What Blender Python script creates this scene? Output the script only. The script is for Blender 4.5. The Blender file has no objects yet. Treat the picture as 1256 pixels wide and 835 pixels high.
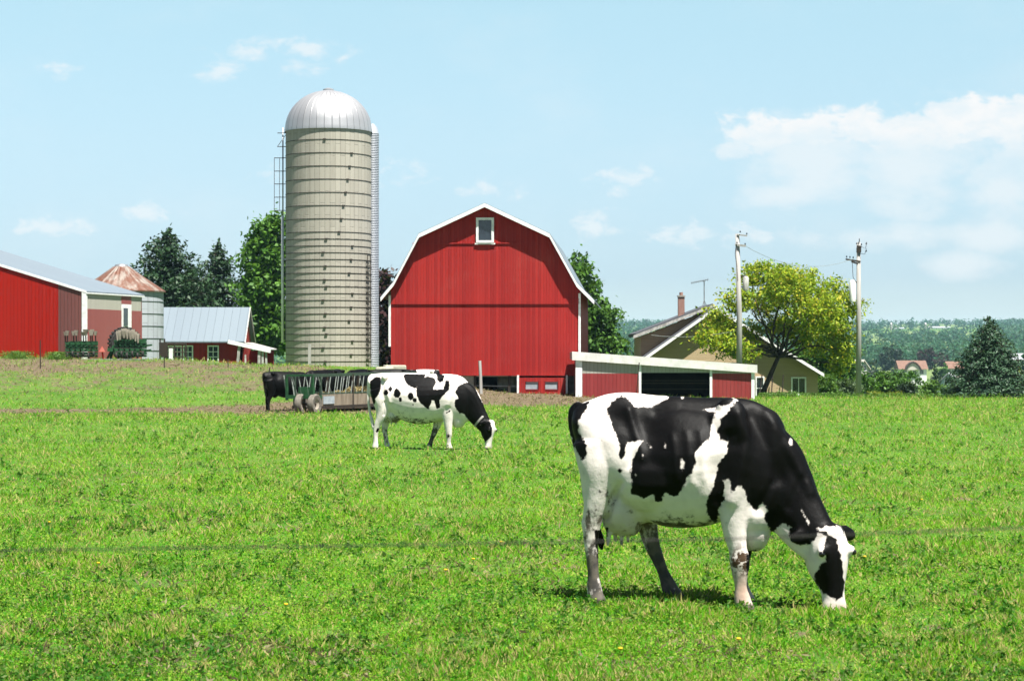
# farm scene, built from the photograph
import bpy, bmesh, math, random
import numpy as np
from mathutils import Vector, Matrix
random.seed(7); rng = np.random.default_rng(7)
S = bpy.context.scene; COL = S.collection
F = 2442.2; CX = 628.0; HY = 425.0; CAMZ = 1.78       # focal length in photo pixels, principal column, eye-level row, eye height
R = math.radians
def W(px, py, D):                                        # where a point seen at (px,py) stands when it is D metres away
    return Vector(((px-CX)/F*D, D, CAMZ-(py-HY)/F*D))

# ------------------------------------------------------------------ materials
def newmat(name):
    m = bpy.data.materials.new(name); m.use_nodes = True
    nt = m.node_tree; b = nt.nodes['Principled BSDF']
    return m, nt, b
ALB = .68                                                # all base colours are brought to real-world reflectance by this factor
class N:                                                 # tiny node-building helper
    def __init__(s, nt): s.nt = nt
    def n(s, t, **kw):
        x = s.nt.nodes.new(t)
        for k, v in kw.items():
            if k.startswith('i_'):
                x.inputs[int(k[2:])].default_value = v
            else: setattr(x, k, v)
        return x
    def val(s, inp, v):
        if hasattr(v, 'links') or isinstance(v, bpy.types.NodeSocket): s.nt.links.new(v, inp)
        else: inp.default_value = v
    def math(s, op, a, b=0.0, c=None, clamp=False):
        x = s.n('ShaderNodeMath', operation=op); x.use_clamp = clamp
        s.val(x.inputs[0], a); s.val(x.inputs[1], b)
        if c is not None: s.val(x.inputs[2], c)
        return x.outputs[0]
    def mix(s, f, a, b, blend='MIX'):
        x = s.n('ShaderNodeMix', data_type='RGBA', blend_type=blend)
        s.val(x.inputs[0], f); s.val(x.inputs[6], a if not isinstance(a, tuple) else (*[q*ALB for q in a[:3]], 1)); s.val(x.inputs[7], b if not isinstance(b, tuple) else (*[q*ALB for q in b[:3]], 1))
        return x.outputs[2]
    def noise(s, vec, scale, detail=4, rough=.55, dist=0.0):
        x = s.n('ShaderNodeTexNoise'); x.inputs['Scale'].default_value = scale; x.inputs['Detail'].default_value = detail
        x.inputs['Roughness'].default_value = rough; x.inputs['Distortion'].default_value = dist
        if vec is not None: s.nt.links.new(vec, x.inputs['Vector'])
        return x.outputs[0]
    def ramp(s, f, lo, hi):                              # smooth 0..1 between lo and hi
        x = s.n('ShaderNodeMapRange', interpolation_type='SMOOTHSTEP'); s.val(x.inputs[0], f)
        s.val(x.inputs[1], lo); s.val(x.inputs[2], hi); return x.outputs[0]
    def obj(s): return s.n('ShaderNodeTexCoord').outputs['Object']
    def xyz(s, v):
        x = s.n('ShaderNodeSeparateXYZ'); s.nt.links.new(v, x.inputs[0]); return x.outputs
    def scale(s, v, t):
        x = s.n('ShaderNodeVectorMath', operation='MULTIPLY'); s.nt.links.new(v, x.inputs[0]); x.inputs[1].default_value = t; return x.outputs[0]
    def bump(s, h, st=.5, d=.02):
        x = s.n('ShaderNodeBump'); x.inputs['Strength'].default_value = st; x.inputs['Distance'].default_value = d
        s.nt.links.new(h, x.inputs['Height']); return x.outputs[0]
    def attr(s, name):
        x = s.n('ShaderNodeAttribute', attribute_name=name); return x.outputs['Fac']
def plain(name, c, c2=None, scale=3., rough=.7, metal=0., bump=.2, stretch=(1,1,1), spec=.35):
    m, nt, b = newmat(name); k = N(nt); c2 = c2 or tuple(x*.75 for x in c)
    v = k.scale(k.obj(), stretch); f = k.noise(v, scale, 6, .6)
    nt.links.new(k.mix(k.ramp(f, .35, .68), c, c2), b.inputs['Base Color'])
    b.inputs['Roughness'].default_value = rough; b.inputs['Metallic'].default_value = metal
    b.inputs['Specular IOR Level'].default_value = spec
    if bump: nt.links.new(k.bump(k.noise(v, scale*6, 4), bump, .01), b.inputs['Normal'])
    return m
def boards(name, c, c2, width, gap=.06, rough=.75, grain=1.0, axis=0, wear=(.5,.35,.3), wearamt=.25, corr=False, metal=0., spec=.3):
    m, nt, b = newmat(name); k = N(nt); o = k.obj(); s = k.xyz(o)
    q = k.math('DIVIDE', s[axis], width); fl = k.math('FLOOR', q); fr = k.math('FRACT', q)
    wn = k.n('ShaderNodeTexWhiteNoise', noise_dimensions='1D'); nt.links.new(fl, wn.inputs['W'])
    st = (14, 14, .6) if axis != 2 else (.6, .6, 14)
    g = k.noise(k.scale(o, st), 1.3*grain, 6, .65); big = k.noise(k.scale(o, (.35,.35,.35)), 1.0, 5, .6)
    f = k.math('ADD', k.math('MULTIPLY', wn.outputs[0], .32), k.math('MULTIPLY', g, .75))
    col = k.mix(k.ramp(f, .2, .85), c, c2)
    w = k.math('MULTIPLY', k.ramp(k.math('ADD', k.math('MULTIPLY', g, .6), k.math('MULTIPLY', big, .5)), .55, .78), wearamt)
    col = k.mix(w, col, wear)
    edge = k.math('ABSOLUTE', k.math('SUBTRACT', fr, .5)); line = k.ramp(edge, .5-gap, .5)
    if not corr: col = k.mix(k.math('MULTIPLY', line, .55), col, tuple(x*.25 for x in c))
    nt.links.new(col, b.inputs['Base Color'])
    h = k.math('SINE', k.math('MULTIPLY', q, 6.283)) if corr else k.math('SUBTRACT', k.math('MULTIPLY', g, .4), line)
    nt.links.new(k.bump(h, .6, .02), b.inputs['Normal'])
    b.inputs['Roughness'].default_value = rough; b.inputs['Metallic'].default_value = metal; b.inputs['Specular IOR Level'].default_value = spec
    return m
def leafmat(name, c, c2, c3=None, trans=.35, patch=.8, rough=.55):
    m, nt, b = newmat(name); k = N(nt); g = k.n('ShaderNodeNewGeometry'); isl = g.outputs['Random Per Island']
    pn = k.noise(k.obj(), patch, 3); f = k.math('ADD', k.math('MULTIPLY', isl, .6), k.math('MULTIPLY', pn, .7))
    col = k.mix(k.ramp(f, .3, .95), c, c2)
    if c3: col = k.mix(k.ramp(isl, .86, .9), col, c3)
    nt.links.new(col, b.inputs['Base Color']); b.inputs['Roughness'].default_value = rough; b.inputs['Specular IOR Level'].default_value = .25
    tr = k.n('ShaderNodeBsdfTranslucent'); nt.links.new(k.mix(.3, col, (.25,.4,.03)), tr.inputs[0])
    mx = k.n('ShaderNodeMixShader'); mx.inputs[0].default_value = trans
    nt.links.new(b.outputs[0], mx.inputs[1]); nt.links.new(tr.outputs[0], mx.inputs[2])
    nt.links.new(mx.outputs[0], nt.nodes['Material Output'].inputs[0]); return m
M = {}

# ------------------------------------------------------------------ mesh building
class MB:
    def __init__(s): s.v = []; s.f = []
    def add(s, vs, fs):
        n = len(s.v); s.v += [tuple(v) for v in vs]; s.f += [tuple(i+n for i in f) for f in fs]; return s
    def box(s, a, b):
        (x0,y0,z0),(x1,y1,z1) = a, b
        vs = [(x0,y0,z0),(x1,y0,z0),(x1,y1,z0),(x0,y1,z0),(x0,y0,z1),(x1,y0,z1),(x1,y1,z1),(x0,y1,z1)]
        return s.add(vs, [(0,3,2,1),(4,5,6,7),(0,1,5,4),(1,2,6,5),(2,3,7,6),(3,0,4,7)])
    def bar(s, a, b, w, h=None, up=(0,0,1)):             # oriented box from a to b
        a, b = Vector(a), Vector(b); h = h or w; d = (b-a).normalized(); u = Vector(up)
        if abs(d.dot(u)) > .98: u = Vector((0,1,0))
        r = d.cross(u).normalized()*w/2; t = r.cross(d).normalized()*h/2
        vs = [a-r-t, a+r-t, a+r+t, a-r+t, b-r-t, b+r-t, b+r+t, b-r+t]
        return s.add(vs, [(0,3,2,1),(4,5,6,7),(0,1,5,4),(1,2,6,5),(2,3,7,6),(3,0,4,7)])
    def tube(s, pts, rad, n=8, cap=True):
        pts = [Vector(p) for p in pts]; rad = rad if hasattr(rad, '__len__') else [rad]*len(pts)
        k0 = len(s.v); prev = None
        for i, p in enumerate(pts):
            d = (pts[min(i+1, len(pts)-1)]-pts[max(i-1, 0)]).normalized()
            u = prev if prev is not None else (Vector((0,0,1)) if abs(d.z) < .9 else Vector((1,0,0)))
            r = (u - d*u.dot(d)).normalized(); prev = r; t = d.cross(r)
            for j in range(n):
                a = 2*math.pi*j/n; s.v.append(tuple(p + (r*math.cos(a)+t*math.sin(a))*rad[i]))
        for i in range(len(pts)-1):
            for j in range(n):
                a = k0+i*n+j; b = k0+i*n+(j+1)%n; s.f.append((a, b, b+n, a+n))
        if cap: s.f.append(tuple(k0+j for j in range(n))[::-1]); s.f.append(tuple(k0+(len(pts)-1)*n+j for j in range(n)))
        return s
    def prism(s, poly, d0, d1, axis='y'):                # poly in the x-z plane (or x-y for axis z, y-z for axis x), extruded
        n = len(poly)
        mk = {'y': lambda p, d: (p[0], d, p[1]), 'z': lambda p, d: (p[0], p[1], d), 'x': lambda p, d: (d, p[0], p[1])}[axis]
        vs = [mk(p, d0) for p in poly] + [mk(p, d1) for p in poly]
        fs = [tuple(range(n))[::-1], tuple(range(n, 2*n))] + [(i, (i+1)%n, (i+1)%n+n, i+n) for i in range(n)]
        return s.add(vs, fs)
    def lathe(s, prof, n=32, c=(0,0), close=False):      # profile of (r,z)
        k0 = len(s.v)
        for r, z in prof:
            for j in range(n):
                a = 2*math.pi*j/n; s.v.append((c[0]+r*math.cos(a), c[1]+r*math.sin(a), z))
        m = len(prof)
        for i in range(m-1 if not close else m):
            for j in range(n):
                a = k0+i*n+j; b = k0+i*n+(j+1)%n; i2 = ((i+1)%m-i)*n; s.f.append((a, b, b+i2, a+i2))
        return s
    def rings(s, rs, cap=True):
        k0 = len(s.v); n = len(rs[0])
        for r in rs: s.v += [tuple(p) for p in r]
        for i in range(len(rs)-1):
            for j in range(n):
                a = k0+i*n+j; b = k0+i*n+(j+1)%n; s.f.append((a, b, b+n, a+n))
        if cap: s.f.append(tuple(k0+j for j in range(n))[::-1]); s.f.append(tuple(k0+(len(rs)-1)*n+j for j in range(n)))
        return s
    def ball(s, c, r, n=14, m=9):
        rs = []
        for i in range(1, m):
            a = math.pi*i/m
            rs.append([(c[0]+r[0]*math.sin(a)*math.cos(2*math.pi*j/n), c[1]+r[1]*math.sin(a)*math.sin(2*math.pi*j/n), c[2]-r[2]*math.cos(a)) for j in range(n)])
        return s.rings(rs)
    def xf(s, mat, start=0):
        for i in range(start, len(s.v)): s.v[i] = tuple(mat @ Vector(s.v[i]))
        return s
    def build(s, name, mat, parent=None, loc=(0,0,0), rot=(0,0,0), smooth=False, bevel=0, fix=True):
        me = bpy.data.meshes.new(name); me.from_pydata(s.v, [], s.f); me.update()
        if fix:
            bm = bmesh.new(); bm.from_mesh(me); bmesh.ops.recalc_face_normals(bm, faces=bm.faces); bm.to_mesh(me); bm.free()
        if smooth is True: me.polygons.foreach_set('use_smooth', [True]*len(me.polygons))
        elif smooth:
            me.polygons.foreach_set('use_smooth', [True]*len(me.polygons)); me.set_sharp_from_angle(angle=R(smooth))
        me.materials.append(mat); o = bpy.data.objects.new(name, me); COL.objects.link(o)
        o.location = loc; o.rotation_euler = rot
        if parent: o.parent = parent
        if bevel:
            b = o.modifiers.new('Bevel', 'BEVEL'); b.width = bevel; b.segments = 2; b.limit_method = 'ANGLE'
        return o
def tag(o, label=None, cat=None, group=None, kind=None):
    if label: o['label'] = label
    if cat: o['category'] = cat
    if group: o['group'] = group
    if kind: o['kind'] = kind
    return o
def thing(name, loc, label, cat, group=None, rz=0):
    o = bpy.data.objects.new(name, None); COL.objects.link(o); o.location = loc; o.rotation_euler = (0,0,rz); o.empty_display_size = .3
    return tag(o, label, cat, group)
def raw(name, V, faces_n, mat, parent=None, loc=(0,0,0), smooth=False):   # fast numpy mesh: V (n,k,3) separate k-gons
    n = len(V); me = bpy.data.meshes.new(name)
    me.vertices.add(n*faces_n); me.vertices.foreach_set('co', np.ascontiguousarray(V, dtype=np.float32).ravel())
    me.loops.add(n*faces_n); me.loops.foreach_set('vertex_index', np.arange(n*faces_n, dtype=np.int32))
    me.polygons.add(n); me.polygons.foreach_set('loop_start', np.arange(n, dtype=np.int32)*faces_n)
    me.update(calc_edges=True); me.materials.append(mat)
    o = bpy.data.objects.new(name, me); COL.objects.link(o); o.location = loc
    if parent: o.parent = parent
    return o

# ------------------------------------------------------------------ terrain heights
PXC = [-900, 0, 200, 340, 470, 560, 640, 760, 930, 1256, 2200]
ZT = { 3:[0]*11, 14:[0]*11,
 39:[-.22]*11, 60:[-.47]*11,
 74:[-.7,-.72,-.7,-.68,-.68,-.68,-.68,-.68,-.66,-.64,-.6],
 90:[-.2,-.2,-.22,-.25,-.6,-.9,-1.0,-1.0,-.93,-.9,-.9],
 105:[.7,.7,.6,.5,-.1,-.6,-.8,-.9,-1.0,-1.05,-1.1],
 115:[1.15,1.15,1.0,.7,.35,-.4,-.8,-.95,-1.2,-1.25,-1.3],
 125:[1.1,1.1,.95,.6,.5,-.2,-.8,-1.1,-1.4,-1.45,-1.6],
 150:[1.,.95,.5,.3,.1,-.5,-1.3,-1.8,-2.1,-2.8,-3.2],
 200:[.3,.2,0,-.5,-1,-2,-3,-4,-5.5,-6.5,-7],
 300:[-3,-4,-5,-6,-7,-8,-9,-10,-11,-12,-12],
 500:[-12,-12,-12,-13,-13,-14,-14,-14,-14.5,-15,-15],
 1000:[-14]*11, 1300:[-11,-10,-10,-10,-10,-10,-10,-10,-11,-10,-10], 1800:[2]*9+[3,4],
 2500:[14]*8+[14,17,20], 3300:[33,33,33,32,32,31,31,32,30,34,40], 4200:[44,44,44,44,43,42,41,44,42,49,52], 5200:[52]*9+[60,64]}
DS = sorted(ZT); ZA = np.array([ZT[d] for d in DS], float); LD = np.log(np.array(DS, float))
def ground_z(X, Y):
    X = np.asarray(X, float); Y = np.maximum(np.asarray(Y, float), 3.0)
    px = np.clip(X/Y*F+CX, PXC[0], PXC[-1]-1); l = np.clip(np.log(Y), LD[0], LD[-1]-1e-6)
    i = np.clip(np.searchsorted(LD, l, side='right')-1, 0, len(LD)-2); j = np.clip(np.searchsorted(PXC, px, side='right')-1, 0, len(PXC)-2)
    P = np.array(PXC, float); a = (l-LD[i])/(LD[i+1]-LD[i]); b = (px-P[j])/(P[j+1]-P[j]); b = b*b*(3-2*b)
    z = (ZA[i,j]*(1-a)+ZA[i+1,j]*a)*(1-b)+(ZA[i,j+1]*(1-a)+ZA[i+1,j+1]*a)*b
    return z
def gz(x, y): return float(ground_z(x, y))
def vnoise(x, y, seed=0):                                # smooth value noise
    def h(i, j): 
        n = np.sin(i*127.1+j*311.7+seed*74.7)*43758.5453; return n-np.floor(n)
    i = np.floor(x); j = np.floor(y); u = x-i; v = y-j; u = u*u*(3-2*u); v = v*v*(3-2*v)
    return (h(i,j)*(1-u)+h(i+1,j)*u)*(1-v)+(h(i,j+1)*(1-u)+h(i+1,j+1)*u)*v
def fbm(x, y, s=0, o=4):
    r = 0; a = .5
    for k in range(o): r = r+a*vnoise(x, y, s+k*3); x = x*2.03; y = y*2.03; a *= .5
    return r/(1-.5**o)
def sm(x, a, b):
    t = np.clip((x-a)/(b-a), 0, 1); return t*t*(3-2*t)
def dirtmask(X, Y):                                      # where the pasture is worn to bare earth
    px = X/np.maximum(Y, 3)*F+CX; n = fbm(X*.35, Y*.22, 5); n2 = fbm(X*1.3, Y*.8, 9)
    strip = np.exp(-((Y-75.5+ (n-.5)*4)/(2.0+2.2*sm(px,150,330)))**2)*(1-sm(px,470,560))*.95
    wagon = np.exp(-((Y-77)/5)**2)*sm(px,300,350)*(1-sm(px,500,560))
    yard = sm(Y,90,94)*(1-sm(Y,140,150))*sm(px,515,560)*(1-sm(px,735,790))
    left = sm(Y,94,104)*(1-sm(Y,112,122))*(1-sm(px,380,450))*.58
    mott = sm(Y,80,92)*(1-sm(Y,118,124))*(1-sm(px,400,500))*.42
    near = .30*sm(n2,.58,.8)
    for qx, qy, rx, ry in ((700,690,.22,.35), (760,812,.15,.2), (210,715,.2,.25), (520,760,.13,.2), (60,800,.15,.2), (1180,600,.3,.5), (360,640,.25,.4), (980,780,.14,.2), (1150,770,.16,.2), (300,805,.12,.15)):
        Dq = F*1.78/(qy-HY); near = np.maximum(near, .8*np.exp(-(((X-(qx-CX)/F*Dq)/rx)**2+((Y-Dq)/ry)**2)))
    return np.clip(np.maximum.reduce([strip, wagon, yard, left, mott, near])*(.55+.9*n2)*(.6+.8*n), 0, 1.2)
# ------------------------------------------------------------------ cows
def cr(st, n=5):                                         # Catmull-Rom through rows of numbers
    A = np.array(st, float); out = []
    for i in range(len(A)-1):
        p0, p1, p2, p3 = A[max(i-1,0)], A[i], A[i+1], A[min(i+2,len(A)-1)]
        for k in range(n):
            t = k/n; out.append(.5*((2*p1)+(-p0+p2)*t+(2*p0-5*p1+4*p2-p3)*t*t+(-p0+3*p1-3*p2+p3)*t**3))
    out.append(A[-1]); return np.array(out)
def limb(mb, st, n=16):                                  # rows x,y,z, r in the side view, r sideways
    A = cr(st, 4); P = A[:, :3]; rs = []
    for i in range(len(A)):
        d = P[min(i+1,len(A)-1)]-P[max(i-1,0)]; d /= np.linalg.norm(d)+1e-9
        nrm = np.cross(d, (0,1,0)); nrm /= np.linalg.norm(nrm)+1e-9; b = np.cross(nrm, d)
        ra, rb = max(A[i,3], .004), max(A[i,4], .004)
        rs.append([P[i]+nrm*ra*math.cos(t)+b*rb*math.sin(t) for t in np.linspace(0, 2*math.pi, n, endpoint=False)])
    mb.rings(rs)
def trunk(mb, st, n=30):                                 # rows x, top, bottom, half width, topnarrow
    A = cr(st, 4); rs = []
    for x, zt, zb, w, k in A:
        zc, hz = (zt+zb)/2, (zt-zb)/2; r = []
        for t in np.linspace(0, 2*math.pi, n, endpoint=False):
            c, s_ = math.cos(t), math.sin(t); f = 1-k*max(c, 0)**1.6-.12*max(-c, 0)**2
            r.append((x, w*f*math.copysign(abs(s_)**.82, s_), zc+hz*math.copysign(abs(c)**.92, c)))
        rs.append(r)
    mb.rings(rs)
EARS = []
def head(mb, poll, axis, normal, L=.55, sc=1.0, ears=True):
    a = Vector(axis).normalized(); f = Vector(normal); f = (f-a*f.dot(a)).normalized(); s = a.cross(f).normalized()
    P = Vector(poll)
    st = [(-.03,.055,.06,-.02),(.0,.085,.085,-.02),(.06,.108,.125,-.045),(.13,.122,.155,-.06),(.20,.122,.165,-.07),(.27,.108,.15,-.065),(.34,.088,.122,-.047),
          (.41,.068,.088,-.02),(.47,.068,.073,-.01),(.52,.078,.070,-.008),(.56,.078,.062,-.01),(.585,.05,.04,-.012)]
    A = cr(st, 3); rs = []
    for t, w, d, o in A:
        c = P+a*(t*L/.55)+f*o*sc; r = []
        for th in np.linspace(0, 2*math.pi, 20, endpoint=False):
            cc, ss = math.cos(th), math.sin(th); wf = 1-.28*max(-cc, 0)   # narrower at the jaw
            r.append(c+f*d*sc*math.copysign(abs(cc)**.85, cc)+s*w*sc*wf*math.copysign(abs(ss)**.9, ss))
        rs.append(r)
    mb.rings(rs)
    for sg in (1, -1):                                   # brow ridge, ears
        e = P+a*.15+f*.062*sc+s*sg*.092*sc; mb.ball(e, (.034*sc,)*3, 10, 7)
        c0 = P+a*.02+f*-.04+s*sg*.07
        st2 = []
        for t, wd, th in ((0,.024,.022),(.04,.042,.026),(.09,.053,.022),(.14,.044,.017),(.175,.018,.010)):
            st2.append((t, wd, th))
        er = []
        d = (s*sg*.93 + a*.10 - f*.28).normalized(); up = (a - d*a.dot(d)).normalized(); th_ = d.cross(up)
        for t, wd, tt in st2: er.append([c0+d*t*sc+up*(.02*t/.18)+up*wd*sc*math.cos(q)+th_*tt*sc*math.sin(q) for q in np.linspace(0, 2*math.pi, 12, endpoint=False)])
        if ears: mb.rings(er)
        EARS.append((c0+d*.05, c0+d*.2)); n0 = P+a*.545*L/.55+f*.038*sc+s*sg*.045*sc; mb.ball(n0, (.02*sc,)*3, 8, 6)
    return [P+a*.165+f*.075*sc+s*sg*.108*sc for sg in (1,-1)], [P+a*(.565*L/.55)+f*.03*sc+s*sg*.042*sc for sg in (1,-1)]
def sdist(P, poly):                                      # signed distance, positive inside
    P = np.asarray(P); A = np.array(poly, float); B = np.roll(A, -1, 0); d = np.full(len(P), 1e9); ins = np.zeros(len(P), bool)
    for a, b in zip(A, B):
        ab = b-a; t = np.clip(((P-a)@ab)/(ab@ab+1e-12), 0, 1); q = a+t[:,None]*ab; d = np.minimum(d, np.hypot(*(P-q).T))
        c = ((a[1] > P[:,1]) != (b[1] > P[:,1])); 
        with np.errstate(divide='ignore', invalid='ignore'):
            xi = (b[0]-a[0])*(P[:,1]-a[1])/(b[1]-a[1])+a[0]
        ins ^= c & (P[:,0] < xi)
    return np.where(ins, d, -d)
def coat_material(name, white=(1.02,.92,.86), black=(.0026,.0024,.0025)):
    m, nt, b = newmat(name); k = N(nt); o = k.obj()
    pa = k.attr('patch'); n1 = k.noise(o, 26, 5, .65); n2 = k.noise(o, 120, 2)
    pp = k.math('ADD', pa, k.math('MULTIPLY', k.math('SUBTRACT', k.noise(o, 11, 3), .5), .045)); pp = k.math('ADD', pp, k.math('MULTIPLY', k.math('SUBTRACT', n1, .5), .05)); pp = k.math('ADD', pp, k.math('MULTIPLY', k.math('SUBTRACT', n2, .5), .008))
    blk = k.ramp(pp, -.006, .006)
    wh = k.mix(k.ramp(k.noise(o, 9, 5), .4, .75), white, tuple(x*.84 for x in white))
    dirt = k.attr('dirt'); dn = k.noise(o, 9, 6, .7); dn2 = k.noise(k.scale(o, (1,1,.35)), 30, 3)
    df = k.math('MULTIPLY', k.ramp(k.math('ADD', k.math('MULTIPLY', dirt, .62), k.math('ADD', k.math('MULTIPLY', k.math('SUBTRACT', dn, .5), 1.5), k.math('MULTIPLY', k.math('SUBTRACT', dn2, .5), .5))), .36, .62), .93)
    wh = k.mix(df, wh, k.mix(k.ramp(k.noise(o, 13, 3), .4, .6), (.10,.085,.062), (.022,.020,.018)))
    wh = k.mix(k.math('MULTIPLY', k.attr('pink'), .75), wh, (.50,.34,.25))
    wh = k.mix(k.math('MULTIPLY', k.attr('mud'), k.ramp(k.noise(o, 40, 4), .42, .56)), wh, (.09,.055,.032))
    bl = k.mix(k.ramp(k.noise(o, 5, 4), .4, .8), black, (.0055,.005,.005))
    bl = k.mix(k.math('MULTIPLY', k.attr('dirt'), .25), bl, (.02,.017,.014))
    col = k.mix(blk, wh, bl)
    col = k.mix(k.attr('horn'), col, (.035,.028,.022))
    nt.links.new(col, b.inputs['Base Color'])
    b.inputs['Roughness'].default_value = .52; b.inputs['Specular IOR Level'].default_value = .11
    hair = k.noise(k.scale(o, (1,1,.22)), 170, 3); h = k.math('ADD', k.math('MULTIPLY', hair, .35), k.math('MULTIPLY', k.noise(o, 16, 3), .8))
    nt.links.new(k.bump(h, .35, .012), b.inputs['Normal'])
    return m
def make_cow(sp, label, loc, rz=0, group='black and white dairy cows in the pasture', vox=.014, coat='coat', mirror=False):
    c0x, c0y, sc = sp['o']
    q = lambda x, y: ((x-c0x)/sc, (c0y-y)/sc)
    ya = R(sp.get('yaw', 0)); cy, sy = math.cos(ya), math.sin(ya); uy = lambda X, yy: (X-yy*sy)/cy
    mb = MB(); T = []
    for x, t, b, w, k in sp['trunk']:
        X, zt = q(x, t); _, zb = q(x, b); T.append((X/cy, zt, zb, w, k))
    trunk(mb, T)
    for L in sp['limbs']:
        limb(mb, [(uy(q(x, y)[0], yy), yy, q(x, y)[1], r/sc, rl) for x, y, yy, r, rl in L])
    for (x, y, yy, rx, ry, rz_) in sp.get('balls', []):
        X, Z = q(x, y); mb.ball((uy(X, yy), yy, Z), (rx/sc, ry, rz_/sc))
    hx, hy, hyy = sp['poll']; X, Z = q(hx, hy); EARS.clear(); eyes, nost = head(mb, (uy(X, hyy), hyy, Z), sp['axis'], sp['normal'], sp.get('HL', .55), sp.get('hs', 1))
    o = mb.build('cow', M[coat], fix=True)
    rm = o.modifiers.new('r', 'REMESH'); rm.mode = 'VOXEL'; rm.voxel_size = vox
    smm = o.modifiers.new('s', 'SMOOTH'); smm.factor = .5; smm.iterations = sp.get('smooth', 7)
    dg = bpy.context.evaluated_depsgraph_get(); me = bpy.data.meshes.new_from_object(o.evaluated_get(dg))
    old = o.data; o.modifiers.clear(); o.data = me; bpy.data.meshes.remove(old)
    n = len(me.vertices); co = np.empty(n*3, np.float32); me.vertices.foreach_get('co', co); co = co.reshape(-1, 3).astype(float)
    nr = np.empty(n*3, np.float32); me.vertices.foreach_get('normal', nr); nr = nr.reshape(-1, 3)
    scr = lambda: np.stack([co[:,0]*cy+co[:,1]*sy, co[:,2]], 1)      # the cow's own side elevation
    P = scr()
    for (x, y, yy, r, am) in sp.get('sculpt', []):       # bulges and hollows of the frame: (x, z, y side or None, radius, amount)
        X, Z = q(x, y); d2 = ((P[:,0]-X)**2+(P[:,1]-Z)**2)
        if yy is not None: d2 = d2+((co[:,1]-yy)*.8)**2
        co += nr*(1.3*am*np.exp(-d2/(r*r)))[:,None]
    for (pl, r, am) in sp.get('ridges', []):             # long soft ridges / grooves drawn in the side view
        pts = np.array([q(*p) for p in pl]); d = np.full(n, 1e9)
        for a, b in zip(pts[:-1], pts[1:]):
            ab = b-a; t = np.clip(((P-a)@ab)/(ab@ab), 0, 1); d = np.minimum(d, np.hypot(*(P-(a+t[:,None]*ab)).T))
        co += nr*((1.5*am*np.exp(-(d/r)**2))*(np.abs(co[:,1]) > .05))[:,None]
    me.vertices.foreach_set('co', co.astype(np.float32).ravel())
    P = scr()
    pd = np.full(n, -1.0)
    if sp.get('allblack'): pd[:] = 1.
    for poly in sp.get('black', []): pd = np.maximum(pd, sdist(P, [q(*p) for p in poly]))
    for (x, y, r) in sp.get('bspots', []): X, Z = q(x, y); pd = np.maximum(pd, r/sc-np.hypot(P[:,0]-X, (P[:,1]-Z)*.8))
    for poly in sp.get('white', []): pd = np.minimum(pd, -sdist(P, [q(*p) for p in poly]))
    for (x, y, r) in sp.get('wspots', []): X, Z = q(x, y); pd = np.minimum(pd, np.hypot(P[:,0]-X, (P[:,1]-Z)*.6)-r/sc)
    def A(nm, v):
        at = me.attributes.new(nm, 'FLOAT', 'POINT'); at.data.foreach_set('value', np.ascontiguousarray(v, dtype=np.float32))
    cols = {'dirt': np.zeros(n), 'pink': np.zeros(n), 'mud': np.zeros(n)}
    for nm in cols:
        for (x, y, rx, ry, am, side) in sp.get(nm, []):  # soft elliptical zones
            X, Z = q(x, y); v = am*np.exp(-(((P[:,0]-X)*sc/rx)**2+((P[:,1]-Z)*sc/ry)**2))
            if side: v = v*(co[:,1]*side > 0)
            cols[nm] = np.maximum(cols[nm], v)
    for a, b in EARS:
        a, b = np.array(a), np.array(b); t = np.clip(((co-a)@(b-a))/((b-a)@(b-a)), 0, 1); pd = np.maximum(pd, .068-np.linalg.norm(co-(a+t[:,None]*(b-a)), axis=1))
    A('patch', np.clip(pd, -.3, .3)); [A(a, b) for a, b in cols.items()]
    horn = np.clip((.052-co[:,2])/.012, 0, 1)*.8*(P[:,0] < q(sp['poll'][0]-sp.get('hoofgap', 60), 0)[0])
    nz = np.array([[v.x, v.y, v.z] for v in nost]); 
    for v in nz: horn = np.maximum(horn, np.exp(-(np.linalg.norm(co-v, axis=1)/.024)**2)*1.3)
    A('horn', np.clip(horn, 0, 1))
    me.polygons.foreach_set('use_smooth', [True]*len(me.polygons))
    if mirror: pass
    o.name = 'cow'; tag(o, label, 'cow', group); o.location = loc; o.rotation_euler = (0,0,rz-ya)
    for e in eyes:
        MB().ball((0,0,0), (.021,.021,.021), 12, 8).build('eye', M['eye'], o, loc=e, smooth=True)
    return o

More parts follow.
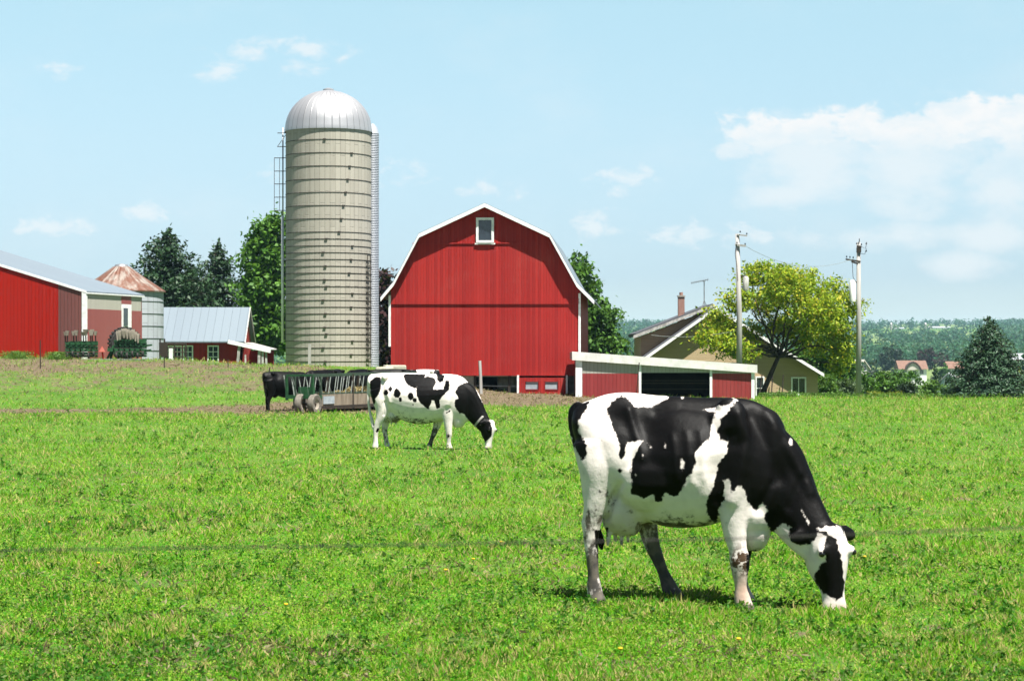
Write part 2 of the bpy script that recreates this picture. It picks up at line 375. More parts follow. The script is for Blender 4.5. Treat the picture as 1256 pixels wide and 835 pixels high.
COW_A = dict(o=(485, 757, 480), yaw=15,
 trunk=[(70,112,190,.09,.1),(88,92,250,.15,.15),(120,80,320,.20,.2),(175,60,385,.25,.25),(235,53,440,.28,.27),(300,56,475,.285,.42),(360,60,497,.31,.45),(430,61,502,.345,.48),
        (500,63,494,.345,.5),(550,66,480,.31,.52),(600,68,462,.27,.5),(650,76,485,.235,.45),(695,98,500,.20,.4),(728,118,480,.17,.3),(752,160,440,.12,.3)],
 limbs=[ [(610,260,0,120,.20),(655,272,0,138,.19),(705,310,0,132,.15),(750,365,-.01,108,.12),(790,425,-.03,86,.105),(830,482,-.06,70,.10),(866,530,-.09,58,.10)],          # neck
  [(700,420,0,60,.09),(760,470,-.02,58,.085),(812,530,-.06,54,.08),(836,575,-.08,34,.06),(846,598,-.09,14,.03)],  # throat
  [(150,220,-.13,95,.13),(150,300,-.15,75,.125),(146,370,-.16,56,.10),(136,430,-.17,42,.075),(124,485,-.175,33,.052),(120,540,-.175,26,.042),(124,600,-.175,22,.036),(128,655,-.175,20,.034),(130,690,-.175,25,.040),(134,722,-.175,27,.045),(142,752,-.18,34,.056),(144,758,-.18,34,.056)],   # near hind
  [(120,440,-.17,20,.04),(104,485,-.175,17,.03),(108,515,-.175,14,.03)],                                                                             # hock point
  [(200,250,.13,80,.12),(250,330,.15,75,.12),(290,420,.16,55,.09),(312,490,.165,38,.06),(328,560,.165,29,.045),(350,615,.165,23,.037),(368,660,.165,20,.034),(382,695,.165,26,.040),(396,730,.165,32,.048),(406,752,.165,38,.055),(406,758,.165,38,.055)],  # far hind
  [(600,260,-.15,70,.09),(585,360,-.165,62,.085),(580,440,-.17,48,.07),(584,510,-.17,38,.055),(594,560,-.17,31,.047),(600,600,-.17,34,.050),(601,640,-.17,27,.040),(603,680,-.17,20,.034),(606,710,-.17,26,.042),(611,735,-.175,29,.048),(614,753,-.175,35,.058),(614,758,-.175,34,.058)],  # near front
  [(640,300,.15,60,.09),(634,440,.165,45,.07),(632,520,.165,32,.055),(634,575,.165,27,.045),(630,615,.165,22,.036),(626,670,.165,18,.032),(630,712,.165,23,.040),(640,745,.165,30,.05),(642,757,.165,30,.05)],  # far front
  [(90,100,0,22,.05),(66,118,0,19,.035),(63,160,-.01,17,.03),(74,220,-.02,16,.028),(88,262,0,14,.024),(100,340,.02,13,.022),(112,430,.03,13,.022),(140,510,.03,16,.03),(156,555,.03,15,.028),(160,588,.03,5,.01)],          # tail
  [(182,470,-.06,14,.02),(180,535,-.07,9,.018),(178,566,-.07,7,.013)],[(226,500,-.03,12,.02),(224,535,-.03,9,.018),(224,564,-.03,7,.013)],[(246,495,.06,12,.02),(247,530,.06,9,.018),(248,560,.06,7,.013)],[(205,500,.08,12,.02),(206,530,.08,9,.018),(207,560,.08,7,.013)],   # teats
 ],
 balls=[(225,440,0,66,.19,92),(200,455,0,42,.15,76),(255,460,0,46,.16,76),(270,430,0,80,.17,70),(655,505,0,54,.14,72),(640,440,-.03,85,.16,90),(565,180,-.16,75,.10,120),(350,330,0,170,.345,140)],
 poll=(886,488,-.10), axis=(.065,-.06,-1), normal=(.60,-.80,0), HL=.555, hs=1.13, smooth=6,
 sculpt=[(290,160,-.25,.13,-.035),(290,160,.25,.13,-.035),(232,95,-.25,.06,.025),(232,95,.25,.06,.025),(88,150,-.12,.05,.02),(520,300,-.3,.12,-.018),(545,110,0,.08,.012),(205,300,-.2,.12,.012),
         (190,130,-.2,.10,-.018),(745,300,-.12,.10,-.014),(600,600,-.17,.05,.004),(480,90,-.1,.2,-.012),(330,85,-.1,.1,-.012)],
 ridges=[([(245,110),(262,170),(285,260)],.035,.016),([(590,120),(615,200),(600,300),(570,400)],.045,.018),([(640,130),(690,230),(720,330)],.05,-.016),([(690,120),(760,230),(830,370)],.035,.010),
         ([(215,350),(190,410),(170,470)],.02,-.016),([(560,190),(540,300),(530,400)],.04,-.012),([(330,110),(420,95),(520,105)],.03,-.008),([(700,350),(660,430)],.03,-.010),([(800,330),(760,420)],.03,-.008),
         ([(380,190),(395,330)],.022,.005),([(425,180),(440,340)],.022,.005),([(470,180),(480,330)],.022,.005)],
 black=[
  [(172,100),(200,72),(230,62),(252,84),(268,101),(318,96),(350,84),(372,66),(378,30),(600,30),(588,74),(560,88),(520,100),(486,108),(522,113),(508,160),(495,200),(448,240),(454,285),(430,318),(408,372),(385,388),(358,376),(345,402),(325,406),(318,384),(290,398),(250,380),(247,310),(262,250),(286,207),(232,212),(230,242),(219,268),(211,256),(214,225),(203,190),(190,160),(180,140)],
  [(592,30),(590,74),(562,104),(538,140),(526,172),(531,202),(560,206),(553,240),(530,280),(516,325),(514,352),(490,396),(486,420),(500,452),(522,476),(540,525),(556,566),(550,535),(531,470),(535,420),(550,378),(545,335),(560,333),(570,372),(590,350),(606,352),(620,402),(650,432),(672,410),(692,432),(680,458),(692,490),(712,505),(738,478),(800,492),(812,472),(797,430),(806,440),(832,488),(870,494),(872,500),(903,515),(908,570),(920,590),(927,650),(926,690),(922,708),(900,714),(880,708),(848,680),(834,640),(846,604),(862,588),(858,560),(858,550),(866,512),(846,500),(838,488),(868,480),(915,478),(900,450),(820,200),(700,40)],
  [(40,80),(112,86),(100,120),(78,150),(80,180),(100,215),(103,270),(86,275),(60,230),(40,150)],
  [(910,470),(962,468),(962,500),(930,498)],
  [(130,505),(175,505),(175,600),(140,600)],
  [(620,575),(660,560),(650,640),(622,640)] ],
 wspots=[(766,212,5),(308,228,5),(284,256,2.5),(408,275,4.5),(408,285,3.5),(356,222,2.5),(262,316,3),(424,62,5)], bspots=[(211,305,5)],
 dirt=[(130,620,75,140,1.1,-1),(130,480,70,90,.8,-1),(160,390,50,60,.6,-1),(370,640,110,190,1.6,1),(350,460,230,40,.6,0),(235,555,60,22,.9,0),(150,350,60,120,.35,-1),(235,520,110,45,.6,0),(400,490,190,30,1.15,0),(480,440,90,40,.45,0),(300,500,60,60,1.0,0),(150,340,40,80,.5,-1),(60,560,30,90,.6,0),(190,450,40,80,.6,0),(636,620,28,160,1.1,1),(665,560,60,24,.45,0),(140,740,60,40,1.4,0),(395,735,60,60,1.5,0),(870,560,16,50,.25,0),(922,760,26,14,1.5,0)],
 pink=[(235,490,90,60,.5,0),(606,700,45,80,1.25,-1),(640,700,30,90,.7,1),(905,748,50,24,1.1,0),(660,570,40,30,.2,0)],
 mud=[(600,598,34,44,1.6,-1),(612,755,40,20,.7,-1)])

COW_B = dict(o=(820, 476, 243), yaw=12,
 trunk=[(520,128,190,.08,.1),(536,120,235,.15,.2),(560,116,265,.20,.2),(600,113,290,.25,.25),(645,112,318,.28,.4),(700,112,345,.32,.45),(760,114,357,.36,.48),(820,116,350,.35,.5),
        (865,118,338,.31,.5),(905,118,336,.275,.5),(945,122,350,.235,.45),(978,138,350,.20,.4),(1000,165,335,.16,.3)],
 limbs=[[(945,215,0,80,.18),(985,240,0,72,.15),(1015,275,-.01,58,.12),(1045,320,-.02,46,.105),(1075,360,-.04,36,.095),(1092,388,-.05,28,.09)],
  [(570,190,-.13,45,.13),(580,240,-.15,42,.125),(588,285,-.16,34,.10),(580,325,-.17,24,.075),(566,356,-.175,17,.052),(558,385,-.175,14,.042),(555,420,-.175,11,.036),(555,445,-.175,13,.04),(554,465,-.175,16,.05),(554,476,-.175,16,.05)],
  [(600,230,.13,40,.12),(605,300,.15,32,.10),(596,355,.165,19,.055),(594,395,.165,13,.042),(600,430,.165,11,.036),(604,455,.165,13,.04),(610,474,.165,17,.05),(611,478,.165,17,.05)],
  [(905,240,-.15,36,.09),(900,300,-.165,30,.08),(902,345,-.17,22,.06),(905,385,-.17,16,.05),(905,405,-.17,15,.046),(905,435,-.17,10,.034),(906,455,-.17,13,.04),(910,474,-.17,17,.055),(911,480,-.17,17,.055)],
  [(870,270,.15,34,.09),(855,330,.165,26,.07),(842,372,.165,17,.05),(832,400,.165,14,.044),(820,430,.165,10,.034),(812,455,.165,13,.04),(804,474,.165,17,.05),(803,478,.165,17,.05)],
  [(538,128,0,12,.05),(523,138,-.02,9,.035),(519,170,-.05,8,.03),(518,230,-.08,7,.026),(526,300,-.1,7,.024),(538,345,-.12,9,.03),(542,372,-.12,7,.03),(546,392,-.12,3,.01)],
  [(628,330,-.06,6,.02),(628,362,-.06,4,.016)],[(650,330,.0,6,.02),(651,360,0,4,.016)] ],
 balls=[(640,315,0,40,.17,36),(950,330,0,36,.15,44),(600,132,-.19,18,.07,15),(600,132,.19,18,.07,15),(890,190,-.15,40,.09,60)],
 poll=(1104,340,-.05), axis=(-.10,-.04,-1), normal=(.86,-.5,0), HL=.52, hs=.95, smooth=5, hoofgap=60,
 sculpt=[(640,160,-.25,.12,-.03),(640,160,.25,.12,-.03),(845,250,-.3,.12,-.015),(530,160,-.1,.05,.02)],
 ridges=[([(600,140),(612,200),(625,250)],.035,.014),([(915,140),(925,200),(905,260)],.045,.015),([(600,250),(596,310)],.02,-.012)],
 black=[[(528,150),(555,132),(578,134),(582,185),(570,215),(555,235),(552,262),(535,262),(528,200)],
  [(685,125),(700,118),(796,118),(784,148),(745,186),(710,170),(695,145)],
  [(765,150),(800,128),(840,136),(846,156),(830,190),(850,190),(880,186),(890,145),(908,150),(906,190),(880,218),(862,240),(866,272),(850,286),(836,240),(826,240),(812,282),(790,270),(768,245),(754,218),(750,190)],
  [(845,118),(862,112),(885,126),(880,150),(860,156),(848,142)],
  [(945,180),(975,160),(1012,150),(1105,330),(1085,338),(1036,366),(1010,352),(975,302),(957,302),(935,270),(935,240),(950,230),(935,200)],
  [(890,298),(915,282),(912,292),(895,304)],
  [(1036,366),(1096,334),(1112,372),(1106,412),(1076,440),(1060,432),(1040,402)],
  [(560,375),(575,375),(570,390),(560,390)]],
 bspots=[(606,205,11),(627,188,10),(660,208,17),(676,237,8),(725,222,14),(745,240,9),(563,385,6),(903,408,7),(736,262,4)],
 dirt=[(590,270,40,50,.45,-1),(650,335,90,34,.95,0),(760,350,120,34,.95,0),(700,300,150,40,.45,0),(600,420,30,80,.9,1),(825,420,50,90,1.2,1),(908,430,18,40,.6,-1),(565,390,20,50,.35,-1)],
 pink=[(910,470,25,25,.8,-1),(1085,462,30,10,.6,0),(650,345,30,20,.4,0)], mud=[(903,408,12,18,.8,-1)])

def standing(headup=0, white=None):                      # a side-view cow reaching level into a feeder
    d = {k: (list(v) if isinstance(v, list) else v) for k, v in COW_B.items()}
    L = list(COW_B['limbs'])
    L[0] = [(935,210,0,85,.18),(975,215,0,70,.15),(1010,215,0,55,.115),(1045,212,0,44,.10),(1075,210,0,36,.09)]
    L[2] = [(590,230,.13,42,.12),(598,300,.15,32,.10),(585,355,.165,19,.055),(580,395,.165,13,.042),(580,430,.165,11,.036),(582,455,.165,13,.04),(586,474,.165,17,.05),(586,478,.165,17,.05)]
    L[4] = [(890,270,.15,34,.09),(886,330,.165,26,.07),(886,372,.165,17,.05),(886,400,.165,14,.044),(886,430,.165,10,.034),(888,455,.165,13,.04),(890,474,.165,17,.05),(890,478,.165,17,.05)]
    d['limbs'] = L; d['poll'] = (1088,185,0); d['axis'] = (.72,0,-.7); d['normal'] = (.7,0,.72)
    d['yaw'] = 0; d['black'] = []; d['bspots'] = []; d['allblack'] = True; d['white'] = white or []; d['wspots'] = []
    d['dirt'] = [(570,430,60,90,1.3,0),(900,440,50,80,.8,0)]; d['pink'] = []; d['mud'] = []; d['hoofgap'] = -400
    return d
# ------------------------------------------------------------------ vegetation
def quads(cent, size, nrm_bias=(0,0,1), bias=.8, aspect=.6, seed=None):   # leaf faces (n,4,3) around centres
    n = len(cent); nv = rng.normal(size=(n,3)); nv += np.array(nrm_bias)*bias if np.ndim(nrm_bias) == 1 else nrm_bias*bias
    nv /= np.linalg.norm(nv, axis=1)[:,None]; t = np.cross(nv, rng.normal(size=(n,3))); t /= np.linalg.norm(t, axis=1)[:,None]; b = np.cross(nv, t)
    s = (np.asarray(size)*np.ones(n))[:,None]; w = s*aspect
    return np.stack([cent-t*s*.5, cent+b*w*.5+t*s*.05, cent+t*s*.55, cent-b*w*.5+t*s*.05], 1)
def branch(mb, a, b, r0, r1, wob=.06, n=6, seg=5):
    a, b = Vector(a), Vector(b); L = (b-a).length; pts = []; rr = []
    for i in range(seg+1):
        t = i/seg; p = a.lerp(b, t)+Vector((random.uniform(-1,1), random.uniform(-1,1), random.uniform(-.5,1)))*wob*L*(0 if i in (0, seg) else 1)
        pts.append(p); rr.append(r0*(1-t)+r1*t)
    mb.tube(pts, rr, n); return pts
def leafy(name, base, lobes, mat, label, cat='tree', nclump=220, per=34, size=.32, crad=.75, trunk=None, group=None, fork=None, inner=.35, parent_bark='bark', tr=.28, stems=True, shell=.55):
    """lobes: (dx,dy,dz,rx,ry,rz) relative to base; leaf clumps fill them, denser near the outside"""
    t = thing(name, base, label, cat, group)
    vol = np.array([l[3]*l[4]*l[5] for l in lobes])**.75; cnt = np.maximum((vol/vol.sum()*nclump).astype(int), 3)
    C = []; out = []
    for l, c in zip(lobes, cnt):
        d = rng.normal(size=(c,3)); d /= np.linalg.norm(d, axis=1)[:,None]; rr = shell+(1-shell)*rng.random(c)**.6
        rr *= 1+.16*rng.normal(size=c)
        p = d*rr[:,None]*np.array(l[3:6])+np.array(l[:3]); C.append(p); out.append(d)
    C = np.concatenate(C); out = np.concatenate(out)
    k = rng.random(len(C)) < .93; C = C[k]; out = out[k]
    n = len(C); cs = crad*(.55+.8*rng.random(n))
    P = np.repeat(C, per, 0)+rng.normal(size=(n*per,3))*np.repeat(cs, per)[:,None]*np.array([.5,.5,.34])
    nb = np.repeat(out, per, 0)*.5+np.array([0,0,.7])
    V = quads(P, size*(.6+.8*rng.random(len(P))), nb, .9)
    raw('crown', V, 4, mat, t)
    if trunk:
        mb = MB(); r0 = trunk['r']; top = Vector(trunk['top']); path = trunk.get('path')
        if path: pts = [Vector(p) for p in path]; mb.tube(pts, [r0*(1.25 if i == 0 else 1-.12*i) for i in range(len(pts))], 9); top = pts[-1]
        else: branch(mb, (0,0,-.3), top, r0*1.2, r0*.75, .02, 9)
        for l in lobes:
            c = Vector(l[:3]); pts = branch(mb, top-Vector((0,0,random.random()*.3*r0)), c, r0*.42, r0*.13, .10, 6)
            sel = np.argsort(np.linalg.norm(C-np.array(c), axis=1))
            for i in sel[::max(1, len(sel)//14)][:14]:
                if np.linalg.norm(C[i]-np.array(c)) < max(l[3:6])*1.3: branch(mb, random.choice(pts[2:]), C[i], r0*.16, r0*.04, .07, 5, 4)
        mb.build('trunk', M[parent_bark], t, smooth=True)
    return t
def conifer(name, base, H, Rb, mat, label, tiers=22, per=15, droop=.25, size=.30, dens=26, shape=1.0, group=None, irregular=.2, top=.0, zlow=.03, thick=.10, upturn=.25):
    t = thing(name, base, label, 'tree', group); mb = MB(); Q = []; NB = []
    mb.tube([(0,0,-.2),(0,0,H*.5),(0,0,H)], [Rb*.06, Rb*.035, .015], 8)
    for i in range(tiers):
        u = i/(tiers-1); z = H*(zlow+(.985-zlow)*u**.92); L0 = Rb*(1-u)**shape+.12+top*u
        nb = max(4, int(per*(1-.6*u)))
        a0 = random.random()*6.28
        for j in range(nb):
            a = a0+6.283*j/nb+random.uniform(-.25,.25); L = L0*(1+random.uniform(-irregular, irregular)); zz = z+random.uniform(-.5,.5)*H/tiers
            d = np.array([math.cos(a), math.sin(a), 0]); side = np.array([-d[1], d[0], 0])
            mb.tube([(0,0,zz), tuple(d*L*.9+np.array([0,0,zz-droop*L*.6]))], [.03*Rb/3+.01, .008], 4, False)
            m = max(5, int(dens*L/Rb*1.3)); s = rng.random(m)**.7; w = (rng.random(m)-.5)*.62*L*np.sin(np.clip(s, .08, 1)*2.7)*.9
            p = s[:,None]*L*d+w[:,None]*side; p[:,2] = zz-droop*L*s+upturn*L*s**3*.6-np.abs(w)*.22+rng.normal(size=m)*thick
            Q.append(p); NB.append(np.tile(np.array([d[0]*.4, d[1]*.4, 1.0]), (m,1)))
    P = np.concatenate(Q); NBn = np.concatenate(NB)
    raw('crown', quads(P, size*(.6+.7*rng.random(len(P))), NBn, 1.3, .5), 4, mat, t)
    mb.build('trunk', M['bark'], t, smooth=True); return t
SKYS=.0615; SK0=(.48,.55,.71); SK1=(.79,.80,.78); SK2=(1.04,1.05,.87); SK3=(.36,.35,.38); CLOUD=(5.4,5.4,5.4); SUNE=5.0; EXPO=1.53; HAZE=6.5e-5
# ------------------------------------------------------------------ materials in use
M['coat'] = coat_material('cow_coat'); M['eye'] = plain('eye_dark', (.012,.01,.01), rough=.12, spec=.6)
M['bark'] = plain('bark', (.085,.065,.048), (.04,.03,.024), 9, .9, stretch=(1,1,.25), bump=.6)
M['red_boards'] = boards('red_barn_boards', (.52,.030,.024), (.33,.015,.016), .155, .09, .7, wear=(.60,.13,.10), wearamt=.45, spec=.2, grain=1.5)
M['red_side'] = boards('red_side_boards', (.42,.022,.022), (.30,.014,.016), .155, .07, .65, axis=1, spec=.25)
M['red_corr'] = boards('red_ribbed_metal', (.50,.017,.008), (.42,.012,.007), .23, .10, .55, wearamt=.05, spec=.15)
M['faded_corr'] = boards('faded_ribbed_metal', (.24,.085,.075), (.19,.065,.06), .23, .14, .6, wearamt=.15)
M['pink_corr'] = boards('pink_faded_metal', (.40,.115,.105), (.36,.10,.095), .23, .06, .6, wearamt=.08, axis=1)
M['cream_corr'] = boards('cream_metal', (.60,.575,.50), (.55,.52,.45), .23, .06, .6, wear=(.4,.37,.3), wearamt=.15, axis=1)
M['shed_red'] = boards('shed_red_boards', (.36,.045,.045), (.29,.03,.032), .2, .08, .6, wear=(.5,.2,.17), wearamt=.25)
M['shed_cream'] = boards('shed_cream_boards', (.50,.48,.42), (.44,.42,.36), .2, .08, .6, wear=(.33,.30,.24), wearamt=.35)
M['siding'] = boards('tan_siding', (.60,.45,.27), (.55,.41,.245), .14, .09, .6, axis=2, wearamt=.05, grain=.5)
M['white'] = plain('white_paint', (1.15,1.15,1.14), (.95,.95,.92), 5, .55)
M['fascia'] = plain('chalky_white_board', (.95,.93,.88), (.78,.76,.71), 3, .7)
M['white_worn'] = plain('worn_white_wood', (.62,.61,.57), (.34,.33,.30), 6, .75, stretch=(1,1,.4))
M['roof_white'] = boards('pale_metal_roof', (.215,.265,.305), (.19,.235,.275), .6, .03, .5, wearamt=.2, wear=(.16,.16,.16), spec=.2)
M['roof_white_y'] = boards('pale_metal_roof_side', (.225,.275,.315), (.20,.245,.285), .6, .03, .5, axis=1, wearamt=.2, wear=(.16,.16,.16), spec=.2)
M['shed_roof'] = plain('weathered_roof_edge', (.60,.60,.58), (.34,.33,.30), 3, .7, stretch=(.3,1,3))
M['shingle'] = plain('grey_shingle', (.105,.11,.125), (.055,.06,.07), 12, .8, bump=.5)
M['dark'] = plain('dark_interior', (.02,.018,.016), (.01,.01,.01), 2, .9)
M['glass'] = plain('window_glass', (.035,.045,.06), (.02,.025,.035), 2, .08, spec=.8, bump=0)
M['wood'] = plain('weathered_wood', (.33,.27,.20), (.20,.16,.115), 6, .8, stretch=(1,1,.2))
M['pole'] = plain('grey_pole_wood', (.52,.50,.47), (.38,.36,.335), 5, .85, stretch=(3,3,.15))
M['steel'] = plain('galvanised_steel', (.45,.46,.47), (.33,.34,.35), 6, .45, .6, spec=.5)
M['rail'] = plain('pale_painted_rail', (.38,.41,.38), (.20,.23,.20), 8, .6)
M['green'] = plain('green_paint', (.028,.12,.042), (.015,.065,.025), 6, .45)
M['green_rail'] = plain('worn_green_paint', (.05,.085,.055), (.03,.05,.035), 8, .6)
M['rubber'] = plain('rubber', (.025,.024,.022), (.05,.045,.04), 12, .8)
M['rubber_dusty'] = plain('dusty_rubber', (.24,.215,.18), (.13,.115,.095), 9, .9)
M['hay'] = plain('hay', (.42,.34,.15), (.24,.19,.07), 14, .9, bump=.8)
M['pale_bale'] = plain('pale_bale_wrap', (.55,.52,.42), (.38,.35,.27), 5, .7)
M['bucket'] = plain('pale_plastic', (.50,.44,.36), (.36,.31,.25), 6, .6)
M['sign'] = plain('orange_triangle', (.85,.16,.12), (.75,.22,.18), 3, .5)
M['concrete'] = plain('pale_concrete', (.46,.44,.39), (.32,.30,.26), 5, .85)
M['wire'] = plain('dark_wire', (.035,.035,.035), (.05,.04,.035), 9, .6, .3)
M['iron'] = plain('dark_iron', (.04,.036,.032), (.07,.045,.03), 9, .7, .3)
M['collar'] = plain('pale_strap', (.48,.46,.42), (.3,.28,.25), 20, .7)
M['chute'] = plain('pale_chute_metal', (.40,.43,.48), (.34,.37,.42), 4, .5)
M['copper_sign'] = plain('light_metal_plate', (.50,.55,.58), (.35,.4,.45), 4, .5)
m, nt, b = newmat('brick'); k = N(nt); br = k.n('ShaderNodeTexBrick'); nt.links.new(k.obj(), br.inputs[0]); br.inputs['Scale'].default_value = 4.0
mp = k.n('ShaderNodeMapping'); nt.links.new(k.obj(), mp.inputs[0]); mp.inputs['Rotation'].default_value = (R(90),0,0); nt.links.new(mp.outputs[0], br.inputs[0])
br.inputs['Color1'].default_value = (.24,.07,.042,1); br.inputs['Color2'].default_value = (.17,.05,.03,1); br.inputs['Mortar'].default_value = (.32,.27,.23,1); br.inputs['Mortar Size'].default_value = .035
nt.links.new(br.outputs[0], b.inputs['Base Color']); b.inputs['Roughness'].default_value = .85; M['brick'] = m
# stave silo concrete: vertical staves, staggered joints, rust runs below the hoops
def stave(name, c, c2, rad, stv, hgt, rust=.35, dark=.35):
    m, nt, b = newmat(name); k = N(nt); o = k.obj(); s = k.xyz(o)
    ang = k.math('MULTIPLY', k.math('ARCTAN2', s[1], s[0]), rad/stv); fl = k.math('FLOOR', ang); fr = k.math('FRACT', ang)
    zz = k.math('ADD', k.math('DIVIDE', s[2], hgt), k.math('MULTIPLY', k.math('MODULO', fl, 2.), .5)); fz = k.math('FRACT', zz)
    cmb = k.n('ShaderNodeCombineXYZ'); nt.links.new(fl, cmb.inputs[0]); nt.links.new(k.math('FLOOR', zz), cmb.inputs[1])
    wn = k.n('ShaderNodeTexWhiteNoise', noise_dimensions='2D'); nt.links.new(cmb.outputs[0], wn.inputs[0])
    col = k.mix(k.math('ADD', k.math('MULTIPLY', wn.outputs[0], .6), k.math('MULTIPLY', k.noise(o, 1.1, 5), .5)), c, c2)
    run = k.noise(k.scale(o, (2.2,2.2,.12)), 1.3, 5, .65)
    col = k.mix(k.math('MULTIPLY', k.ramp(run, .5, .75), dark), col, (.16,.14,.11))
    col = k.mix(k.math('MULTIPLY', k.ramp(k.noise(k.scale(o, (3,3,.25)), 1.7, 5, .7), .6, .78), rust), col, (.24,.10,.045))
    l1 = k.ramp(k.math('ABSOLUTE', k.math('SUBTRACT', fr, .5)), .44, .5); l2 = k.ramp(k.math('ABSOLUTE', k.math('SUBTRACT', fz, .5)), .485, .5)
    ln = k.math('MAXIMUM', l1, l2); col = k.mix(k.math('MULTIPLY', ln, .55), col, (.10,.09,.075))
    nt.links.new(col, b.inputs['Base Color']); b.inputs['Roughness'].default_value = .85; b.inputs['Specular IOR Level'].default_value = .25
    nt.links.new(k.bump(k.math('SUBTRACT', k.math('MULTIPLY', k.noise(o, 9, 4), .3), ln), .5, .02), b.inputs['Normal']); return m
M['stave'] = stave('silo_staves', (.56,.525,.44), (.45,.42,.35), 2.74, .33, 1.5, .35, .28)
M['stave_white'] = stave('white_silo_staves', (.56,.60,.64), (.46,.50,.54), 2.8, .5, .9, .35, .3)
m, nt, b = newmat('dome_metal'); k = N(nt); o = k.obj(); s = k.xyz(o)
an = k.math('FRACT', k.math('MULTIPLY', k.math('ARCTAN2', s[1], s[0]), 36/6.2832)); ln = k.ramp(k.math('ABSOLUTE', k.math('SUBTRACT', an, .5)), .40, .5)
wn = k.n('ShaderNodeTexWhiteNoise', noise_dimensions='1D'); nt.links.new(k.math('FLOOR', k.math('MULTIPLY', k.math('ARCTAN2', s[1], s[0]), 36/6.2832)), wn.inputs['W'])
nt.links.new(k.mix(ln, k.mix(wn.outputs[0], (.64,.64,.65), (.55,.55,.565)), (.34,.34,.35)), b.inputs['Base Color'])
b.inputs['Metallic'].default_value = .55; b.inputs['Roughness'].default_value = .42; nt.links.new(k.bump(ln, .5, .03), b.inputs['Normal']); M['dome'] = m
m, nt, b = newmat('rusty_roof'); k = N(nt); o = k.obj(); s = k.xyz(o)
A_ = k.math('MULTIPLY', k.math('ARCTAN2', s[1], s[0]), 30/6.2832); cmb = k.n('ShaderNodeCombineXYZ'); nt.links.new(k.math('MULTIPLY', A_, .55), cmb.inputs[0]); nt.links.new(k.math('MULTIPLY', s[2], 1.1), cmb.inputs[1])
rn = k.noise(cmb.outputs[0], 1.1, 6, .7); rr_ = k.math('SUBTRACT', rn, k.math('MULTIPLY', s[2], 0.0))
nt.links.new(k.mix(k.ramp(rr_, .36, .58), (.33,.29,.25), (.17,.065,.035)), b.inputs['Base Color']); b.inputs['Roughness'].default_value = .6; b.inputs['Metallic'].default_value = .15
nt.links.new(k.bump(k.math('SINE', k.math('MULTIPLY', A_, 6.283)), .5, .04), b.inputs['Normal']); M['rusty'] = m
LM = lambda n, *a, **kw: M.__setitem__(n, leafmat(n, *a, **kw))
LM('leaf_deep', (.055,.165,.020), (.15,.33,.04), trans=.35); LM('leaf_fir', (.014,.042,.018), (.036,.09,.030), trans=.08)
LM('leaf_spruce', (.016,.050,.028), (.075,.155,.075), trans=.08); LM('leaf_locust', (.16,.32,.015), (.52,.60,.025), (.56,.48,.04), trans=.4)
LM('leaf_mid', (.045,.13,.02), (.12,.27,.035), trans=.3); LM('leaf_purple', (.022,.010,.012), (.05,.018,.02), trans=.15)
LM('leaf_far', (.014,.075,.030), (.030,.120,.042), trans=.25, patch=.06); LM('leaf_dark', (.012,.03,.018), (.03,.06,.025), trans=.15)
LM('leaf_yellow', (.20,.24,.02), (.34,.36,.03), trans=.4); LM('leaf_grey', (.07,.12,.045), (.13,.20,.08), trans=.3); LM('leaf_weed', (.07,.16,.02), (.13,.26,.035), trans=.35)

# ------------------------------------------------------------------ the ground: one sheet, laid fan-wise to the horizon
yy = [-60, -20, 0] + list(np.geomspace(3, 100, 150)) + list(np.geomspace(101, 260, 90)) + list(np.geomspace(264, 7500, 110))
xs = np.concatenate([np.linspace(-1500, 0, 26)[:-1], np.linspace(0, 1256, 151), np.linspace(1256, 2900, 27)[1:]])
vs = []; dirt = []
for y in yy:
    ye = max(y, 14); X = (xs-CX)/F*ye*(1 if y > 0 else 6)
    Z = ground_z(X, np.full_like(X, max(y, 3.0))) + (fbm(X*.45, np.full_like(X, y*.45), 3)-.5)*.05*min(1, max(y,5)/20) + (fbm(X*1.7, np.full_like(X, y*1.7), 6)-.5)*.03
    if y > 260: Z = Z+(fbm(X*.004, np.full_like(X, y*.004), 11)-.5)*min(14, (y-260)*.008)
    vs.append(np.stack([X, np.full_like(X, y), Z], 1)); dirt.append(dirtmask(X, np.full_like(X, y)) if y < 260 else np.zeros_like(X))
V = np.concatenate(vs); nx = len(xs); ny = len(yy); I = np.arange(nx*(ny-1)).reshape(ny-1, nx)[:, :-1].ravel()
me = bpy.data.meshes.new('ground'); me.from_pydata(V.tolist(), [], np.stack([I, I+1, I+1+nx, I+nx], 1).tolist()); me.update()
at = me.attributes.new('dirt', 'FLOAT', 'POINT'); at.data.foreach_set('value', np.concatenate(dirt).astype(np.float32))
me.polygons.foreach_set('use_smooth', [True]*len(me.polygons))
gro = bpy.data.objects.new('ground', me); COL.objects.link(gro); tag(gro, kind='structure')
m, nt, b = newmat('pasture'); k = N(nt); o = k.obj(); s = k.xyz(o)
g1 = k.noise(k.scale(o, (1,.8,1)), .35, 5, .6); g2 = k.noise(k.scale(o, (1,.6,1)), 4., 5, .7); g3 = k.noise(o, 30, 3)
col = k.mix(k.ramp(g1, .35, .65), (.06,.17,.016), (.12,.24,.03)); col = k.mix(k.math('MULTIPLY', k.ramp(g2, .42, .7), .7), col, (.13,.17,.045))
col = k.mix(k.math('MULTIPLY', k.ramp(g3, .55, .75), .55), col, (.03,.08,.01)); col = k.mix(k.math('MULTIPLY', k.ramp(k.noise(o, 1.7, 5, .7), .60, .78), .6), col, (.30,.25,.13))
dr = k.math('ADD', k.attr('dirt'), k.math('MULTIPLY', k.math('SUBTRACT', k.noise(k.scale(o, (1,.5,1)), 2.2, 6, .7), .5), 1.0))
